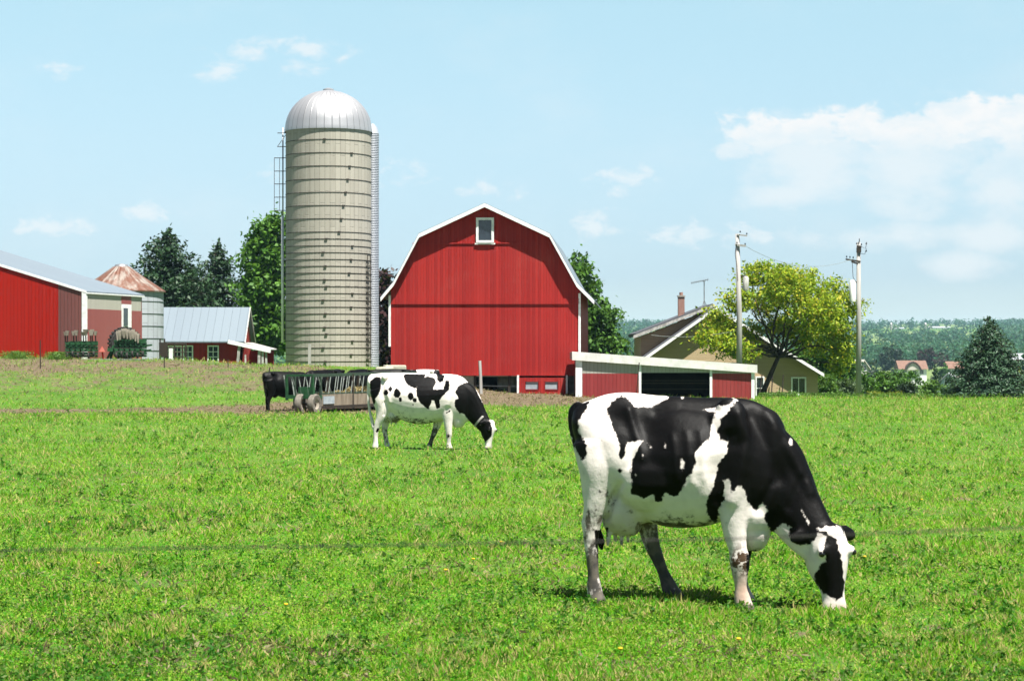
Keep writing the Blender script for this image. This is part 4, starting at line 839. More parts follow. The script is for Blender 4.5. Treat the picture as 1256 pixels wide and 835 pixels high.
MB().prism([(-.47, mz(419)-.04), (ry, rz1+.02), (dy+.55, mz(420)-.04), (dy+.55, mz(420)-.16), (ry, rz1-.16), (-.47, mz(419)-.16)], mx(297)+.252, mx(297)+.32, axis='x').build('rake_board', M['white_worn'], sd)
lt = thing('lean_to', (mo.x, Dm, .3), 'open lean-to with sloping white beam and leaning posts beside the tool shed', 'lean-to')
MB().bar((mx(282), -1.0, mz(419)), (mx(334), -1.0, mz(430.5)), .12, .28).build('front_beam', M['white'], lt)
MB().prism([(mx(297)+.35, mz(420)), (mx(333), mz(428)), (mx(333), mz(428)-.07), (mx(297)+.35, mz(420)-.07)], -.9, 3.5).build('roof', M['shed_roof'], lt)
for a_, b_, zt_, wd in ((292, 295.5, 424, .19), (303, 303, 435, .12), (319, 320, 425.5, .2), (324, 324, 430, .16), (329, 328, 431, .14)):
    MB().bar((mx(a_), -.85, -.8), (mx(b_), -.85, mz(zt_)), wd).build('post', M['white_worn'], lt)
MB().box((mx(299), 3.0, -.8), (mx(330), 3.1, mz(430))).build('rear_wall', M['red_boards'], lt)
# dark feeder gate in front of the windows
p = W(214, 446, 132); o = thing('pipe_gate', (p.x, 132, gz(p.x,132)), 'dark iron gate and trough frame standing before the tool shed windows', 'gate'); w = 14*2/(F/132)
g = MB(); 
for z in (.3, .6, .9, 1.15): g.tube([(-w/2-.2, 0, z), (w/2, 0, z)], .035, 6)
for x in (-w/2-.2, -w/2+.1, 0, w/2): g.tube([(x, 0, 0), (x, 0, 1.5 if x < -.5 else 1.2)], .05, 6)
g.box((-w/2-.25,-.1,.3),(-w/2+.3,.1,1.25)).build('gate_frame', M['iron'], o); MB().box((-.35,-.08,.15),(-.1,-.04,.85)).build('sign_plate', M['white'], o)

# ------------------------------------------------------------------ folded planter parked by the machine shed, tractor tyre behind it
Dp = 115.; sp_ = F/Dp; po = W(128, 441, Dp); gp_ = gz(po.x, Dp); X_ = lambda px: (px-128)/sp_; Z_ = lambda py: CAMZ-(py-HY)/sp_-gp_
pl = thing('crop_planter', (po.x, Dp, gp_), 'folded green crop planter with pale seed hoppers parked by the machine shed', 'planter')
def wing(x0, x1, ztop, zbot):
    w_ = MB(); 
    for i in range(6):
        z = zbot+(ztop-zbot)*i/5; w_.bar((x0, 0, z), (x1, 0, z+random.uniform(-.03,.03)), .09, .10); w_.bar((x0+.1, .5, z+.05), (x1-.1, .5, z+.05), .07, .07)
    nn = 6
    fr = w_.build('toolbar', M['green'], pl)
    for j in range(nn):
        x = x0+(x1-x0)*(j+.5)/nn; u = MB(); n0 = len(u.v)
        for i in range(4):
            z = zbot+.1+(ztop-zbot-.2)*i/3.2; u.box((x-.13, -.28-.05*(i%2), z), (x+.10, .1, z+.13)); u.bar((x-.15, -.35, z+.14), (x+.18, -.1, z+.05), .05)
        u.lathe([(.01,-.03),(.17,-.03),(.19,0),(.17,.03),(.01,.03)], 14).build('row_unit', M['green'], pl) if False else u.build('row_unit', M['green'], pl)
        wv = MB().lathe([(.02,-.05),(.15,-.05),(.18,0),(.15,.05),(.02,.05)], 16).xf(Matrix.Rotation(R(90), 4, 'Y')); wv.build('gauge_wheel', M['rubber'], pl, loc=(x, -.35, zbot+.05+.1*(j%2)), smooth=40)
    return fr
wing(X_(81), X_(120), Z_(420), Z_(437)); wing(X_(141), X_(180), Z_(418), Z_(437))
for i, px in enumerate((81, 83.5, 91, 94.5, 103, 106, 112, 114, 118)):
    z1 = Z_([407,405.5,406,405,407,404,405,404,406][i]); x = X_(px); mb = MB(); mb.rings([[(x-wd, -.2-wd, z), (x+wd, -.2-wd, z), (x+wd, -.2+wd, z), (x-wd, -.2+wd, z)] for z, wd in ((Z_(411.5), .05), (z1, .10 if i not in (4,5) else .15))])
    mb.build('seed_hopper', M['bucket'], pl); MB().tube([(x, -.2, Z_(411.5)), (x, -.1, Z_(420))], .035, 6).build('seed_tube', M['iron'], pl)
for i, px in enumerate((146, 149, 154, 158, 162, 165, 168, 171)):
    x = X_(px); zt_ = Z_([406,405,403,404,405,404,407,409][i]); wd = [.08,.11,.14,.09,.11,.09,.08,.07][i]
    MB().rings([[(x-w__, -.4-w__, z), (x+w__, -.4-w__, z), (x+w__, -.4+w__, z), (x-w__, -.4+w__, z)] for z, w__ in ((zt_-.55, wd*.4), (zt_-.15, wd*.95), (zt_, wd))]).build('seed_hopper', M['bucket'], pl); MB().tube([(x, -.4, zt_-.5), (x, -.2, Z_(420))], .035, 6).build('seed_tube', M['iron'], pl)
MB().bar((X_(178), 0, Z_(424)), (X_(187), -.2, Z_(423)), .1).bar((X_(178), 0, Z_(430)), (X_(186), -.2, Z_(429)), .08).build('drawbar', M['green'], pl)
MB().box((X_(101), -.55, Z_(441.3)), (X_(174), -.4, Z_(440))).build('ground_beam', M['rail'], pl)
MB().box((X_(144), -.35, Z_(444)), (X_(173), .3, Z_(441.5))).build('skid', M['iron'], pl)
MB().prism([(X_(124), Z_(431.5)), (X_(132), Z_(431.5)), (X_(128), Z_(424.5))], -.65, -.62).build('warning_triangle', M['sign'], pl)
MB().tube([(X_(128), -.6, Z_(431)), (X_(129), -.5, Z_(441))], .05, 6).build('triangle_post', M['red_corr'], pl)
mb = MB().bar((X_(132), -.1, Z_(440)), (X_(138), .1, Z_(426)), .1).bar((X_(136), -.1, Z_(440)), (X_(139), .1, Z_(424)), .1).box((X_(133), -.3, Z_(431)), (X_(140), .2, Z_(427)))
mb.build('mast_frame', M['green'], pl)
ty = thing('tractor_tyre', (W(153,440,117.2).x, 117.2, gz(W(153,440,117.2).x,117.2)), 'large black lugged tractor tyre standing behind the planter', 'tyre'); rt = 19/(F/117)
mb = MB(); mb.lathe([(rt*.55,-.22),(rt*.9,-.25),(rt,-.18),(rt,.18),(rt*.9,.25),(rt*.55,.22)], 40, close=True)
for j in range(26):
    a = 6.283*j/26; st = len(mb.v); mb.box((rt-.03, -.22, -.06), (rt+.07, .22, .06)); mb.xf(Matrix.Rotation(a, 4, 'Y').to_4x4() if False else Matrix.Identity(4), st)
    for i in range(st, len(mb.v)): v = mb.v[i]; mb.v[i] = (v[0]*math.cos(a)-v[2]*math.sin(a), v[0]*math.sin(a)+v[2]*math.cos(a), v[1])
mb.xf(Matrix.Rotation(R(90), 4, 'X')).xf(Matrix.Rotation(R(24), 4, 'Z')).xf(Matrix.Translation((0,0,rt+.05))).build('tread', M['rubber'], ty)
MB().lathe([(.05,-.06),(rt*.56,-.10),(rt*.56,.10),(.05,.06)], 30, close=True).xf(Matrix.Rotation(R(90), 4, 'X')).xf(Matrix.Rotation(R(24), 4, 'Z')).xf(Matrix.Translation((0,0,rt+.05))).build('rim', M['iron'], ty, smooth=40)

# ------------------------------------------------------------------ hay wagon feeder
wa = W(393, 505, 73.5); wb = W(505, 500, 79.2); d = (Vector((wb.x, wb.y))-Vector((wa.x, wa.y))); Lw = d.length; sw_ = F/73.5
wg = thing('feeder_wagon', (wa.x, wa.y, -.70), 'hay feeder wagon with slanted head bars and worn wooden side boards', 'wagon', rz=math.atan2(d.y, d.x))
wid = 1.15; zlo = .28; zhi = .72; ztp = 1.42
for y in (0, wid):
    for i in range(3): MB().box((Lw*i/3+.02, y-.03, zlo), (Lw*(i+1)/3-.02, y+.03, zhi-.03*(i%2))).build('side_board', M['wood'] if i or y else M['copper_sign2'] if 'copper_sign2' in M else M['wood'], wg)
    MB().bar((-.1, y, zlo-.05), (Lw+.1, y, zlo-.05), .1, .12).build('lower_rail', M['iron'], wg)
    MB().bar((-.55, y, ztp-.02), (Lw+.2, y, ztp+.02), .07, .08).build('top_rail', M['green_rail'], wg)
    MB().bar((0, y, zhi+.02), (Lw, y, zhi+.02), .06, .06).build('middle_rail', M['green_rail'], wg)
    for i in range(17):
        x = .12+Lw*i/17; sl = .16 if i % 6 else -.32
        MB().tube([(x, y-.02, zhi), (x+sl, y-.02, ztp)], .017, 6).build('head_bar', M['rail'], wg)
    for x in (0, Lw/3, Lw*2/3, Lw): MB().bar((x, y, zlo-.05), (x, y, ztp+.03), .08).build('upright', M['iron'] if x else M['green_rail'], wg)
MB().box((.12, -.06, .36), (.85, -.035, .64)).build('side_plate', M['copper_sign'], wg)
MB().box((0, 0.03, zlo-.04), (Lw, wid-.03, zlo)).build('floor', M['wood'], wg)
# front carriage with frame and wheels
MB().bar((-.5, 0, .62), (0.05, 0, .62), .1, .12).bar((-.5, 0, .62), (-.5, wid, .62), .09, .12).box((-.52, -.03, .6), (-.40, .62, 1.0)).bar((-.5,0,.5),(-.5,0,1.45),.08).bar((-.5,wid,.5),(-.5,wid,1.45),.08).bar((-.5,0,1.42),(-.5,wid,1.42),.07).bar((-.5,wid,.62),(.05,wid,.62),.1,.12).build('front_frame', M['green'], wg)
for i in range(4): MB().tube([(-.5, .15+.33*i, .62), (-.5, .30+.33*i, ztp)], .022, 6).build('head_bar', M['rail'], wg)
MB().tube([(-.45, -.1, .36), (-.45, .75, .36)], .05, 8).build('axle', M['iron'], wg)
def wheel(x, y, rz, r=.37, w=.24):
    t = MB().lathe([(r*.52,-w*.42),(r*.9,-w/2),(r,-w*.32),(r,w*.32),(r*.9,w/2),(r*.52,w*.42)], 28, close=True).xf(Matrix.Rotation(R(90), 4, 'X')).build('wheel', M['rubber_dusty'], wg, loc=(x, y, r), rot=(0,0,rz), smooth=45)
    MB().lathe([(.03,-.05),(r*.3,-.05),(r*.52,-.09),(r*.53,.09),(r*.3,.05),(.03,.05)], 20, close=True).xf(Matrix.Rotation(R(90), 4, 'X')).build('rim', M['bucket'], t, smooth=45)
wheel(-.42, -.02, R(4)); wheel(-.52, .52, R(12));  wheel(Lw-.6, -.3, 0, .34); wheel(Lw-.6, wid+.3, 0, .34)
n = 5200; P = np.stack([rng.random(n)*Lw, .15+rng.random(n)*(wid-.3), zlo+.1+rng.random(n)*0], 1); hgt = .10+.28*sm(fbm(P[:,0]*.9, P[:,1]*.9, 2), .35, .7)+.45*np.exp(-((P[:,0]-3.6)/.8)**2); P[:,2] += hgt*rng.random(n)**.3
hy_ = raw('hay', quads(P, .16, (0,0,1), .6, .22), 4, M['hay']); hy_.location = wg.location; hy_.rotation_euler = wg.rotation_euler; tag(hy_, kind='stuff')
# bales and concrete slab by the barn corner
p = W(478, 462, 100); 
for i, (px, dz, wd) in enumerate(((472, 0, .9), (484, .1, 1.1))):
    q = W(px, 462, 101+i*1.2); o = MB().box((-wd/2,-.45,0),(wd/2,.45,.75+dz)).build('square_bale', M['pale_bale'], None, loc=(q.x, q.y, CAMZ-(462-HY)/F*q.y-.25), rot=(0,0,.2*i), bevel=.07)
    tag(o, ['pale square bale at the foot of the silo, left of the two', 'larger pale square bale against the barn corner'][i], 'bale', 'pale bales beside the barn')
q = W(513, 459, 103); o = MB().box((-1.05,-.4,-.6),(1.05,.4,.0)).build('feed_trough', M['concrete'], None, loc=(q.x, q.y, CAMZ-(453.5-HY)/F*103), rot=(0,0,-.03), bevel=.03); tag(o, 'long pale concrete trough in front of the barn wall', 'trough')

# ------------------------------------------------------------------ poles, posts, wires
def pole(px, ptop, pbase, D, label, kind):
    s = F/D; b = W(px, pbase, D); zg = min(gz(b.x, D), b.z); H = CAMZ-(ptop-HY)/s-zg
    o = thing('utility_pole', (b.x, D, zg), label, 'utility pole', 'utility poles by the house'); zz = lambda py: CAMZ-(py-HY)/s-zg
    MB().tube([(0,0,-.4), (.02,0,H*.5), (-.10 if kind == 1 else 0,0,H)], [.195,.16,.12], 12).build('shaft', M['pole'], o, smooth=True); return o, s, zz
LP = 121.
o, s, zz = pole(906.5, 287, 489, LP, 'grey wooden utility pole rising behind the cattle shed roof', 1); U = lambda d: d/s
MB().bar((-U(3), -.1, zz(288)), (U(9.5), -.25, zz(289.5)), .08).build('crossarm', M['pole'], o)
MB().bar((-U(5), -.1, zz(300.5)), (U(7.5), -.25, zz(302)), .12).build('crossarm', M['pole'], o)
for a_, y in ((-3, 299), (7, 300.5), (1, 285.5), (9, 288)): MB().lathe([(.01,0),(.04,0),(.045,.05),(.03,.10),(.01,.11)], 10).build('insulator', M['glass'], o, loc=(U(a_), -.2, zz(y)), smooth=40)
MB().lathe([(.01,0),(.17,0),(.18,.04),(.18,.75),(.1,.85),(.01,.86)], 18).build('transformer', M['white_worn'], o, loc=(U(8), -.1, zz(356)), smooth=40)
MB().bar((0,0,zz(339)), (U(10),-.1,zz(338.5)), .09).bar((0,0,zz(352)), (U(7),-.1,zz(352)), .07).build('bracket', M['iron'], o)
MB().tube([(-.2,-.2,zz(300)), (-U(5),-.1,zz(312)), (-U(3),-.1,zz(326)), (-.1,-.15,zz(345))], .02, 5).build('drop_wire', M['wire'], o)
poleA = W(906.5, 300, LP)
o, s, zz = pole(1053, 297, 492, 127, 'grey utility pole with a side crossarm standing right of the house', 2)
MB().bar((-U(16), -.1, zz(318)), (U(2), -.1, zz(321)), .10).bar((-U(9), -.1, zz(321)), (-.05, -.1, zz(323.5)), .10).build('crossarm', M['iron'], o)
MB().bar((-U(2.5), -.15, zz(302)), (U(3), -.15, zz(303)), .12).bar((U(0.5),-.15,zz(297)),(U(.5),-.15,zz(293)),.05).box((-.14,-.2,zz(310)),(.14,.0,zz(304))).build('pole_top_gear', M['iron'], o)
for a_, y in ((-15, 316), (-11, 316.5), (-7, 317), (-2.5, 300), (3, 301), (9, 300), (9,309)): MB().lathe([(.01,0),(.04,0),(.05,.05),(.03,.11),(.01,.12)], 10).build('insulator', M['glass'], o, loc=(U(a_), -.15, zz(y)), smooth=40)
MB().tube([(U(3),-.15,zz(303)),(U(8),-.2,zz(305)),(U(9.5),-.2,zz(297))], .018, 5).tube([(U(1),-.15,zz(311)),(U(7),-.2,zz(312)),(U(9),-.2,zz(305))], .018, 5).tube([(-U(8),-.1,zz(322)),(-U(7),-.1,zz(340)),(-U(4),-.2,zz(346))], .018, 5).build('drop_wire', M['wire'], o)
MB().lathe([(.01,0),(.19,0),(.2,.05),(.2,1.25),(.12,1.38),(.01,1.4)], 18).build('transformer', M['white'], o, loc=(-U(7.5), -.05, zz(370)), smooth=40)
MB().bar((0,0,zz(346)), (-U(9),-.05,zz(346)), .08).build('bracket', M['iron'], o)
poleB = W(1053, 305, 127)
def wire(a, b, sag, label, r=.012):
    a, b = Vector(a), Vector(b); pts = [a.lerp(b, t)-Vector((0,0,sag*4*t*(1-t)))-a for t in np.linspace(0, 1, 14)]
    o = MB().tube(pts, r, 5).build('power_line', M['rail'], None, loc=a); tag(o, label, 'cable', 'overhead power lines')
wire(W(906, 405, LP)+Vector((0,-.15,0)), W(799, 411, 133.5), .25, 'thin pale cable from the pole to the house roof', .022)
wire(poleA+Vector((.2,-.2,0)), poleB+Vector((-.2,-.2,-.6)), .9, 'long thin power line sagging between the two poles over the tree')
def stake(px, ptop, pbase, D, lean, label, r=.035, mat='iron'):
    b = W(px, pbase, D); zg = gz(b.x, D); H = (pbase-ptop)/F*D
    o = MB().tube([(0,0,-.2), (lean, 0, H)], [r, r*.8], 7).build('fence_stake', M[mat], None, loc=(b.x, D, zg)); tag(o, label, 'stake', 'thin fence stakes along the pasture edge')
stake(49.5, 415, 450, 104, 0, 'thin dark stake in front of the red machine shed wall'); stake(201.5, 436, 450, 106, 0, 'short dark stake in front of the white silo'); stake(280, 438, 449, 108, -.02, 'short reddish stake in front of the tool shed', .03)
stake(327.5, 444, 459, 98, .15, 'short dark stake leaning right, beside the lean-to')
stake(360, 424, 447, 118, 0, 'pale thin post at the foot of the tall silo', .05, 'pole') if False else None
# the near fence wire, a step in front of the camera
dw = 2.6; o = MB().tube([W(-700, 680, dw)-Vector((0,dw,0)), W(0, 675, dw)-Vector((0,dw,0)), W(500, 668, dw)-Vector((0,dw,0)), W(900, 660.5, dw)-Vector((0,dw,0)), W(1256, 647, dw)-Vector((0,dw,0)), W(1900, 625, dw)-Vector((0,dw,0))], .0011, 6).build('fence_wire', M['wire'], None, loc=(0,dw,0)); tag(o, 'thin dark fence wire strung across in front of the pasture', 'wire')

# ------------------------------------------------------------------ valley: far houses, barns
def cottage(px, py, D, w, d, hw, hr, wallc, roofc, label, rz=0, gable=False, name='valley_house'):
    b = W(px, py, D); z0 = b.z
    t = thing(name, (b.x, D, z0), label, 'house' if name == 'valley_house' else 'barn', rz=rz)
    if gable:   # gable end to the camera
        MB().prism([(-w/2,-3),(w/2,-3),(w/2,hw),(0,hw+hr-.2),(-w/2,hw)], 0, d).build('wall', M[wallc], t)
        MB().prism([(-w/2-.5,hw-.35),(0,hw+hr),(w/2+.5,hw-.35),(w/2+.5,hw-.1),(0,hw+hr+.3),(-w/2-.5,hw-.1)], -.6, d+.5).build('roof', M[roofc], t)
        window(t, -.9, .9, hw-.4, hw+1.0, -.03, .12, 2, 2)
    else:
        MB().box((-w/2, 0, -3), (w/2, d, hw)).build('wall', M[wallc], t)
        MB().prism([(-.7, hw-.1), (d/2, hw+hr), (d+.7, hw-.1)], -w/2-.5, w/2+.5, axis='x').build('roof', M[roofc], t)
        for x in (-w*.3, w*.05, w*.32): window(t, x-.6, x+.6, hw-1.9, hw-.6, -.03, .1, 2, 2)
    return t
M['roof_orange'] = plain('orange_roof', (.24,.135,.095), (.19,.105,.075), 1, .8); M['roof_grey'] = plain('grey_roof', (.38,.40,.42), (.30,.32,.34), 1, .7); M['cream'] = plain('cream_wall', (.68,.64,.55), (.6,.56,.48), 1, .8); M['blue_wall'] = plain('pale_blue_wall', (.45,.55,.66), (.40,.50,.60), 1, .8)
h = cottage(1120, 462, 700, 9.5, 8, 2.8, 2.9, 'white', 'roof_orange', 'cream valley house with orange roof and curved front gable')
MB().prism([(-2.6,2.4),(2.2,2.4),(1.6,3.6),(.6,4.5),(-.2,4.8),(-1.0,4.5),(-2.0,3.6)], -1.2, 1.0).build('front_gable', M['cream'], h)
MB().prism([(-3.4,2.2),(-2.9,2.2),(-2.2,3.5),(-1.1,4.6),(-.2,4.95),(.7,4.6),(1.8,3.5),(2.5,2.2),(3.0,2.2),(2.1,3.8),(.9,5.0),(-.2,5.4),(-1.3,5.0),(-2.5,3.8)], -1.6, 1.2).build('roof', M['bark'], h)
cottage(1163, 479, 520, 4.2, 7, 2.2, 2.2, 'blue_wall', 'roof_grey', 'small pale blue gabled house below the orange roofed one', R(-20), True)
cottage(1172, 463, 640, 4.5, 6, 3, 2.2, 'cream', 'roof_orange', 'small orange roofed house half hidden behind the spruce')
cottage(1059, 464, 560, 3.6, 9, 2.6, 2.4, 'cream', 'cream', 'pale cream gabled barn seen just right of the pole', R(25), True, 'valley_barn')
cottage(1252, 452, 640, 5, 8, 3.0, 1.9, 'shed_red', 'roof_grey', 'red barn with pale grey roof at the right edge', 0, False, 'valley_barn')
cottage(1155, 404.3, 3000, 26, 12, 3, 2.2, 'white', 'roof_grey', 'long white barn on the far hillside', 0, False, 'valley_barn')
cottage(1103, 405, 2900, 14, 10, 2.6, 1.5, 'white', 'roof_grey', 'low white barn on the far hillside near a silo', 0, False, 'valley_barn')
cottage(1141, 405, 2950, 4.5, 8, 4, 2, 'cream', 'cream', 'tiny pale shed between silo and long white barn on the hill', 0, True, 'valley_barn')
for px, top, bot, lab in ((1093, 397, 407, 'tiny pale silo on the far hillside, the left one'), (1135, 397, 404.5, 'tiny pale silo on the far hillside, the right one')):
    D = 2900; b = W(px, bot, D); rr = 2.0; H = (bot-top)/F*D
    t = thing('valley_silo', (b.x, D, b.z), lab, 'silo', 'far hillside silos'); MB().lathe([(rr,-2),(rr,H)], 20).build('shell', M['concrete'], t, smooth=30); MB().lathe([(rr*1.04,0),(rr*.8,.9),(rr*.4,1.5),(.01,1.7)], 20).build('dome', M['dome'], t, loc=(0,0,H), smooth=30)
for px, top, bot, D in ((1075,438,470,560),(1081,437,470,560),(1088,439,473,560),(1093,438,474,560),(1117,462,484,450),(1122,462,485,450),(1126,463,486,450)):
    pass
# ------------------------------------------------------------------ named trees near the farm
def T(px, py, D): v = W(px, py, D); v.z = min(gz(v.x, v.y), v.z) if False else v.z; return v
def lobe(base, D, px, py, rpx, rpz, ry=None, dy=0):      # an ellipsoid of foliage centred where (px,py) is seen
    s = F/D; c = W(px, py, D+dy); r = rpx/s; return (c.x-base.x, c.y-base.y, c.z-base.z, r, ry or r*.9, rpz/s)
# fir trees left
b_ = W(205, 445, 172); conifer('fir_tree', b_, (445-283)/F*172, 4.1, M['leaf_fir'], 'tall dark ragged fir behind the white silo', 26, 17, .12, .42, 52, .55, irregular=.38, top=.3, zlow=.12, thick=.22)
b_ = W(268, 445, 176); conifer('fir_tree', b_, (445-296)/F*176, 4.3, M['leaf_fir'], 'slimmer dark fir standing left of the bright maple', 26, 16, .12, .40, 50, .9, irregular=.35, top=.1, zlow=.12, thick=.2)
b_ = W(236, 445, 180); conifer('fir_tree', b_, (445-330)/F*180, 4.2, M['leaf_fir'], 'shorter dark fir between the two taller ones', 20, 16, .12, .42, 48, .7, irregular=.35, top=.2, zlow=.08, thick=.22)
D = 160; b_ = W(326, 448, D); Lb = lambda *a, **k: lobe(b_, D, *a, **k)
leafy('maple_tree', b_, [Lb(330,292,20,24), Lb(312,322,16,24), Lb(345,320,24,28), Lb(318,352,26,24), Lb(345,365,28,28), Lb(314,378,14,20), Lb(328,402,22,22), Lb(346,410,24,24), Lb(338,275,12,12)],
      M['leaf_deep'], 'broad bright green maple behind the tall silo', nclump=520, per=26, size=.42, crad=.9, trunk=dict(r=.35, top=(0,0,2.6)))
D = 138; b_ = W(471, 470, D); Lb = lambda *a, **k: lobe(b_, D, *a, **k)
leafy('purple_tree', b_, [Lb(470,350,11,16), Lb(472,385,14,24), Lb(470,425,14,28)], M['leaf_purple'], 'dark purple leaved tree between the silo and the barn', nclump=150, per=26, size=.38, crad=.7, trunk=dict(r=.2, top=(0,0,1.6)))
D = 150; b_ = W(738, 480, D); Lb = lambda *a, **k: lobe(b_, D, *a, **k)
leafy('maple_tree', b_, [Lb(709,322,9,10), Lb(713,345,17,18), Lb(722,366,16,18), Lb(728,392,20,20), Lb(744,400,14,20), Lb(742,425,24,18), Lb(720,420,22,24)],
      M['leaf_mid'], 'green maple rising behind the right side of the barn', nclump=330, per=26, size=.36, crad=.7, trunk=dict(r=.25, top=(0,0,2)))
# yellow-green locust over the house
D = 128; b_ = W(938, 490, D); Lb = lambda *a, **k: lobe(b_, D, *a, **k); s_ = F/D
path = [((px-938)/s_, 0, (490-py)/s_) for px, py in ((934,494),(938,476),(947,455),(955,437))]
leafy('locust_tree', b_, [Lb(925,338,22,18), Lb(960,338,24,18), Lb(990,348,22,18), Lb(1022,362,24,20,dy=2), Lb(1048,378,15,12), Lb(905,368,18,20,dy=-2), Lb(940,372,26,16,dy=3), Lb(985,378,24,18,dy=-2), Lb(1020,400,24,18), Lb(880,392,16,14), Lb(872,415,16,12,dy=-3), Lb(895,425,18,14,dy=-3), Lb(912,432,14,12,dy=-2), Lb(1035,425,18,16), Lb(1000,425,16,12,dy=2), Lb(965,352,30,22,dy=-2), Lb(1010,385,26,20,dy=-3), Lb(955,398,22,16,dy=2), Lb(985,408,24,16), Lb(925,408,16,14,dy=2), Lb(1030,448,14,12,dy=2), Lb(890,412,18,18,dy=-2)],
      M['leaf_locust'], 'wide yellow-green locust tree with dark limbs in front of the house', nclump=1050, per=30, size=.20, crad=.54, trunk=dict(r=.20, top=(0,0,3), path=path), shell=.35)
D = 150; b_ = W(1005, 488, D); Lb = lambda *a, **k: lobe(b_, D, *a, **k)
leafy('shade_tree', b_, [Lb(1010,425,26,22), Lb(1035,440,22,22), Lb(985,440,20,18), Lb(1020,462,30,18)], M['leaf_mid'], 'mid green tree showing behind the lower right of the yellow-green locust', nclump=230, per=26, size=.3, crad=.7, trunk=dict(r=.25, top=(0,0,2)))
# the blue-green spruce on the right
D = 118; b_ = W(1213, 490, D); conifer('spruce_tree', b_, (490-388)/F*D, 2.85, M['leaf_spruce'], 'full blue-green spruce at the right edge of the pasture', 22, 17, .22, .19, 90, .85, irregular=.16, zlow=.06, thick=.07, upturn=.3)
# bushes and mid-distance trees
def bush(px, py, D, w, h, mat, label, n=80, size=.25, group=None, name='bush', cat='bush', per=24, tr=None, lob=None):
    b = W(px, py, D); s = F/D; w_, h_ = w/s, h/s; random.seed(int(px*7+D)); L = []
    for i in range(lob or 5): L.append((random.uniform(-.5,.5)*w_, random.uniform(-.25,.25)*w_, h_*random.uniform(.35,.62), w_*.28, w_*.28, h_*.36))
    L.append((0,0,h_*.42,w_*.36,w_*.36,h_*.4)); L.append((0,0,h_*.72,w_*.26,w_*.26,h_*.28))
    return leafy(name, b, L, M[mat], label, cat, n, per, size, max(.3, w_*.085), dict(r=max(.05, h_*.025), top=(0,0,h_*.3)), group, shell=.6)
bush(1098, 491, 150, 62, 38, 'leaf_mid', 'rounded green bush right of the utility pole', 200, .22)
bush(1035, 492, 146, 28, 30, 'leaf_grey', 'grey-green bush left of the utility pole', 90, .22); bush(1022, 490, 160, 30, 46, 'leaf_dark', 'dark narrow shrub behind the grey-green bush', 90, .25)
bush(1112, 491, 134, 16, 22, 'leaf_dark', 'small very dark bush at the foot of the rounded green bush', 60, .2)
bush(1075, 491, 128, 14, 9, 'leaf_yellow', 'low yellow flowering bush right of the utility pole', 40, .12); bush(1101, 491, 129, 18, 10, 'leaf_yellow', 'low yellow flowering bush below the rounded green bush', 40, .12)
bush(1011, 492, 140, 26, 34, 'leaf_weed', 'light green bush touching the house corner', 70, .2)
bush(962, 491, 118, 20, 10, 'leaf_weed', 'low weedy clump in front of the house wall', 50, .13); bush(942, 491, 120, 20, 7, 'leaf_weed', 'small weedy clump left of the house window', 30, .12)
bush(1140, 490, 170, 36, 24, 'leaf_weed', 'light green brush left of the spruce', 90, .24); bush(1245, 492, 130, 34, 42, 'leaf_weed', 'light green brush right of the spruce', 100, .2); bush(1172, 491, 150, 26, 20, 'leaf_weed', 'light green brush at the left foot of the spruce', 60, .2)
p = W(1147, 487, 300); conifer('dark_conifer', p, (487-448)/F*300, 1.5, M['leaf_fir'], 'small dark cone shaped conifer left of the spruce', 14, 10, .1, .35, 16, .9, thick=.1)
bush(1142, 453, 900, 26, 26, 'leaf_purple', 'dark purple round tree in the valley behind the houses', 90, 1.0, name='valley_tree', cat='tree')
bush(1098, 462, 850, 34, 40, 'leaf_dark', 'large dark green tree in the valley left of the orange roof', 120, 1.0, name='valley_tree', cat='tree')
bush(1158, 470, 620, 20, 24, 'leaf_mid', 'round green tree between the valley houses', 80, .7, name='valley_tree', cat='tree')
bush(1118, 465, 640, 10, 8, 'leaf_mid', 'small garden tree in front of the orange roofed house', 30, .5, name='valley_tree', cat='tree')
random.seed(31)
for i in range(46):                                      # hedgerow and wood-edge trees in the middle distance
    D = random.choice((420, 520, 760, 900, 1050, 1150)); 
    px = random.choice([random.uniform(985, 1050), random.uniform(1060, 1300), random.uniform(1175, 1300), random.uniform(735, 800), random.uniform(1200,1300)])
    if 1085 < px < 1185 and D < 1000: px = random.uniform(1185, 1300)
    z = gz((px-CX)/F*D, D); py = HY+(CAMZ-z)/D*F; hh = random.uniform(9, 15)*F/D
    bush(px, py, D, hh*random.uniform(.7, 1.0), hh, random.choice(['leaf_far','leaf_far','leaf_mid','leaf_dark']), 'green deciduous tree of the hazy valley hedgerows', 60, 1.1, 'deciduous trees of the valley hedgerows', 'valley_tree', 'tree', 16)
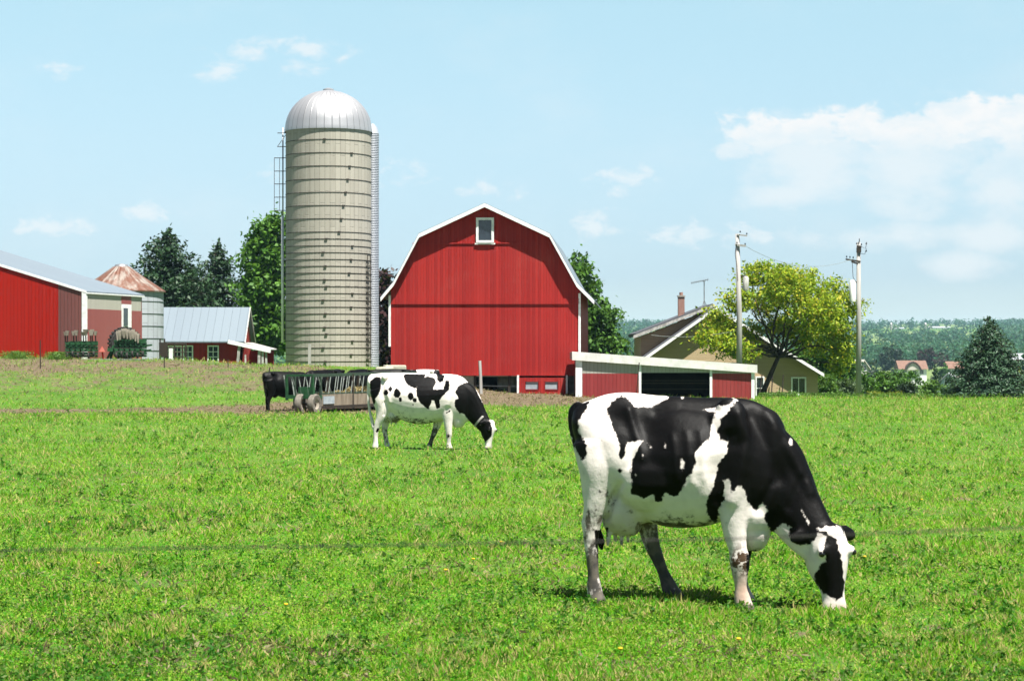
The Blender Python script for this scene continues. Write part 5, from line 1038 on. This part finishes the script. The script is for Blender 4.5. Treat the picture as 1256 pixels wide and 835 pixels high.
# far woods on the hills: uncountable, one mass
def woods():
    n = 5200; D = np.exp(rng.random(n)*(math.log(4600)-math.log(1050))+math.log(1050)); px = rng.random(n)*1900-300; 
    X = (px-CX)/F*D; cl = fbm(X*.0035, D*.0022, 77, 3); keep = (cl > .30)|(D > 2300); hid = (px < 690)&(px > -40)&(rng.random(n) < .7); keep &= ~hid; keep &= ~((px > 1078)&(px < 1178)&(D > 2500)&(D < 3020)); X, D = X[keep], D[keep]; n = len(X)
    Z = ground_z(X, D)+(fbm(X*.004, D*.004, 11)-.5)*np.minimum(14, (D-260)*.008); h = 8+7*rng.random(n); w = h*(.38+.25*rng.random(n)); Vs = []
    for lo, hi, k, sz in ((1000,1600,90,1.7), (1600,2600,46,2.6), (2600,4700,26,3.6)):
        m_ = (D >= lo)&(D < hi); c = np.stack([X, D, Z+h*.52], 1)[m_]; N_ = len(c)
        d = rng.normal(size=(N_, k, 3)); d /= np.linalg.norm(d, axis=2)[:,:,None]; rr = (.6+.45*rng.random((N_, k)))[:,:,None]
        P = c[:,None]+d*rr*np.stack([w[m_], w[m_], h[m_]*.5], 1)[:,None]; nb = d.reshape(-1,3)*1.0+np.array([0,0,.5])
        Vs.append(quads(P.reshape(-1,3), sz*(.7+.6*rng.random(N_*k)), nb, 1.4, .8))
    o = raw('far_woods', np.concatenate(Vs), 4, M['leaf_far']); tag(o, kind='stuff')
woods()
# weeds at the foot of the buildings
n = 9000; px = np.concatenate([np.where(rng.random(3000)<.5, rng.normal(22, 9, 3000), rng.normal(70, 7, 3000)), rng.uniform(930, 1256, 6000)]); D = np.concatenate([rng.uniform(113, 117, 3000), rng.uniform(112, 128, 6000)]); X = (px-CX)/F*D
P = np.stack([X, D, ground_z(X, D)+rng.random(9000)**2*np.where(px < 80, .38, .32)], 1); o = raw('weeds', quads(P, .13, (0,0,1), .5, .45), 4, M['leaf_weed']); tag(o, kind='stuff')

# ------------------------------------------------------------------ the cows
p = W(860, 740, 13.75); make_cow(COW_A, 'large black and white cow grazing in the foreground with its head down', (p.x, p.y, gz(p.x, p.y)-.005), vox=.013)
p = W(320+820/3.925, 552, 38.9); cb = make_cow(COW_B, 'mostly white spotted cow with a pale neck strap grazing in the middle distance', (p.x, p.y, gz(p.x, p.y)-.01))
cc = W(320+1064/3.925, 430+340/3.925, 38.9); lc = Vector((cc.x-p.x, 0, cc.z-p.z+.02)); mb = MB(); axn = Vector((-.55, 0, -.62)); ring = []
dn = Vector((.62, 0, -.55)).normalized(); u1 = Vector((0,1,0)); u2 = dn.cross(u1).normalized()
for t in np.linspace(0, 2*math.pi, 24, endpoint=False): ring.append(Vector(lc)+u1*.125*math.sin(t)+u2*.165*math.cos(t))
mb.rings([[tuple(v-dn*.02) for v in ring], [tuple(v-dn*.02+(v-Vector(lc)).normalized()*.012) for v in ring], [tuple(v+dn*.02+(v-Vector(lc)).normalized()*.012) for v in ring], [tuple(v+dn*.02) for v in ring]], cap=False)
mb.build('neck_strap', M['collar'], cb, loc=(0,0,0), smooth=60)
def fcow(px, D, rz, label, white=None, dz=0):
    x = (px-CX)/F*D; return make_cow(standing(white=white), label, (x, D, gz(x, D)+dz), R(rz), 'black cows eating at the feeder wagon', .022)
fcow(358, 75.2, 36, 'black cow seen from behind at the left end of the feeder wagon')
fcow(389, 77.2, 236, 'black cow with a white marked face feeding behind the wagon wheels', [[(1060,150),(1200,150),(1200,330),(1090,330)]])
fcow(409, 78.6, 262, 'black cow feeding behind the middle of the wagon, third from the left')
fcow(436, 80.2, 250, 'black cow feeding behind the hay heap in the wagon')
fcow(468, 82.0, 192, 'black cow whose back shows just above the spotted cow rump')
fcow(503, 84.5, 184, 'black and white cow whose back shows behind the spotted cow', [[(560,90),(760,90),(740,190),(600,200)]])

# ------------------------------------------------------------------ air, sky, sun, camera
hz = MB().box((-2600,-90,-40), (2600, 7600, 95)).build('haze', M['dark']); tag(hz, kind='stuff'); hz.data.materials.clear(); hz.name = 'haze'
m = bpy.data.materials.new('haze_air'); m.use_nodes = True; nt = m.node_tree; nt.nodes.remove(nt.nodes['Principled BSDF']); v = nt.nodes.new('ShaderNodeVolumePrincipled')
v.inputs['Color'].default_value = (.50,.82,1.0,1); v.inputs['Density'].default_value = HAZE; v.inputs['Anisotropy'].default_value = .0; nt.links.new(v.outputs[0], nt.nodes['Material Output'].inputs['Volume']); hz.data.materials.append(m)
SD = Vector((.30, -.42, 1.3)).normalized(); el = math.asin(SD.z); az = math.atan2(SD.x, SD.y)
ALB = 1.0
w = bpy.data.worlds.new('World'); S.world = w; w.use_nodes = True; nt = w.node_tree; k = N(nt); bg = nt.nodes['Background']
sky = k.n('ShaderNodeTexSky', sky_type='NISHITA'); sky.sun_disc = False; sky.sun_elevation = el; sky.sun_rotation = az; sky.air_density = 1.0; sky.dust_density = .1; sky.ozone_density = 1.6; sky.altitude = 200
gen = k.n('ShaderNodeTexCoord').outputs['Generated']; s = k.xyz(gen); yq = k.math('MAXIMUM', s[1], .02); u = k.math('DIVIDE', s[0], yq); vv = k.math('DIVIDE', s[2], yq)
cmb = k.n('ShaderNodeCombineXYZ'); nt.links.new(u, cmb.inputs[0]); nt.links.new(k.math('MULTIPLY', vv, 1.7), cmb.inputs[1]); cv = cmb.outputs[0]
nz = k.noise(cv, 62, 9, .62, .35); nz2 = k.noise(cv, 24, 7, .60)
def blob(px, py, rx, ry):
    a = k.math('DIVIDE', k.math('SUBTRACT', u, (px-CX)/F), rx/F); b2 = k.math('DIVIDE', k.math('SUBTRACT', vv, (HY-py)/F), ry/F)
    return k.math('SUBTRACT', 1.0, k.math('SQRT', k.math('ADD', k.math('MULTIPLY', a, a), k.math('MULTIPLY', b2, b2))))
def group(bl):
    r = None
    for q_ in bl: x = blob(*q_); r = x if r is None else k.math('MAXIMUM', r, x)
    return r
hard = group([(935,165,60,34), (990,160,70,36), (1050,152,70,34), (1110,162,80,36), (1180,152,80,38), (1245,150,70,42), (900,184,34,16), (1240,205,80,50), (1330,180,110,80)])
soft = group([(1010,200,170,62), (1130,205,200,80), (1225,235,100,60), (950,240,80,26), (1180,325,70,26), (1090,290,150,22), (1220,290,90,30)])
puff = group([(265,85,44,24), (310,63,34,18), (60,280,80,18), (74,86,30,16), (770,220,60,26), (725,276,50,26), (843,285,80,16), (602,232,44,20), (493,211,46,22), (900,290,110,16), (330,213,30,16), (180,262,70,18), (640,330,70,14), (375,62,70,30)])
lowf = k.noise(cv, 16, 3, .5)
ch = k.ramp(k.math('ADD', hard, k.math('MULTIPLY', k.math('SUBTRACT', k.math('ADD', k.math('MULTIPLY', nz, .65), k.math('MULTIPLY', lowf, .35)), .5), 2.6)), .10, .50)
top = k.ramp(vv, (HY-205)/F, (HY-150)/F)                 # denser towards the sunlit tops, thin underneath
cs = k.math('MULTIPLY', k.ramp(k.math('ADD', soft, k.math('MULTIPLY', k.math('SUBTRACT', nz2, .5), 2.6)), -.10, 1.0), .58)
cp = k.math('MULTIPLY', k.ramp(k.math('ADD', puff, k.math('MULTIPLY', k.math('SUBTRACT', nz, .5), 3.6)), .15, 1.15), .60)
wisp = k.math('MULTIPLY', k.ramp(k.noise(cv, 7, 6, .6), .45, .8), .22)
gap = k.math('MULTIPLY', ch, k.math('MULTIPLY', k.math('ADD', .45, k.math('MULTIPLY', top, .55)), k.math('ADD', .70, k.math('MULTIPLY', k.ramp(k.noise(cv, 48, 5, .6), .35, .62), .30))))
dens = k.math('MAXIMUM', k.math('MAXIMUM', gap, cs), k.math('MAXIMUM', cp, wisp))
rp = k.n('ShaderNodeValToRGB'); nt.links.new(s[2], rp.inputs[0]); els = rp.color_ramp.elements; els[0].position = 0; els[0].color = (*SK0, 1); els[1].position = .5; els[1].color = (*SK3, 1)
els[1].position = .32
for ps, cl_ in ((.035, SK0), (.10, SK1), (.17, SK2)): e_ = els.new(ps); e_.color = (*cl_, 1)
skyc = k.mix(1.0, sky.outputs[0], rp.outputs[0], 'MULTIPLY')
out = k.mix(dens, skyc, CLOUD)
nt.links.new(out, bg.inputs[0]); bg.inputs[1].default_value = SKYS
l = bpy.data.lights.new('sun', 'SUN'); l.energy = SUNE; l.angle = R(.53); l.color = (1, .965, .90); lo = bpy.data.objects.new('sun', l); COL.objects.link(lo); lo.rotation_euler = SD.to_track_quat('Z', 'Y').to_euler(); lo.location = (20,-20,60)
cam = bpy.data.cameras.new('camera'); cam.lens = 70; cam.sensor_width = 36; cam.shift_y = (HY-417.5)/1256; cam.clip_start = .1; cam.clip_end = 12000
cam.dof.use_dof = True; cam.dof.focus_distance = 24; cam.dof.aperture_fstop = 9
co = bpy.data.objects.new('camera', cam); COL.objects.link(co); co.location = (0,0,CAMZ); co.rotation_euler = (R(90),0,0); S.camera = co
S.view_settings.view_transform = 'Standard'; S.view_settings.look = 'None'; S.view_settings.gamma = 1; S.view_settings.exposure = EXPO
S.cycles.max_bounces = 6; S.cycles.diffuse_bounces = 2; S.cycles.transmission_bounces = 3; S.cycles.volume_bounces = 0; S.cycles.transparent_max_bounces = 6
S.cycles.use_denoising = True
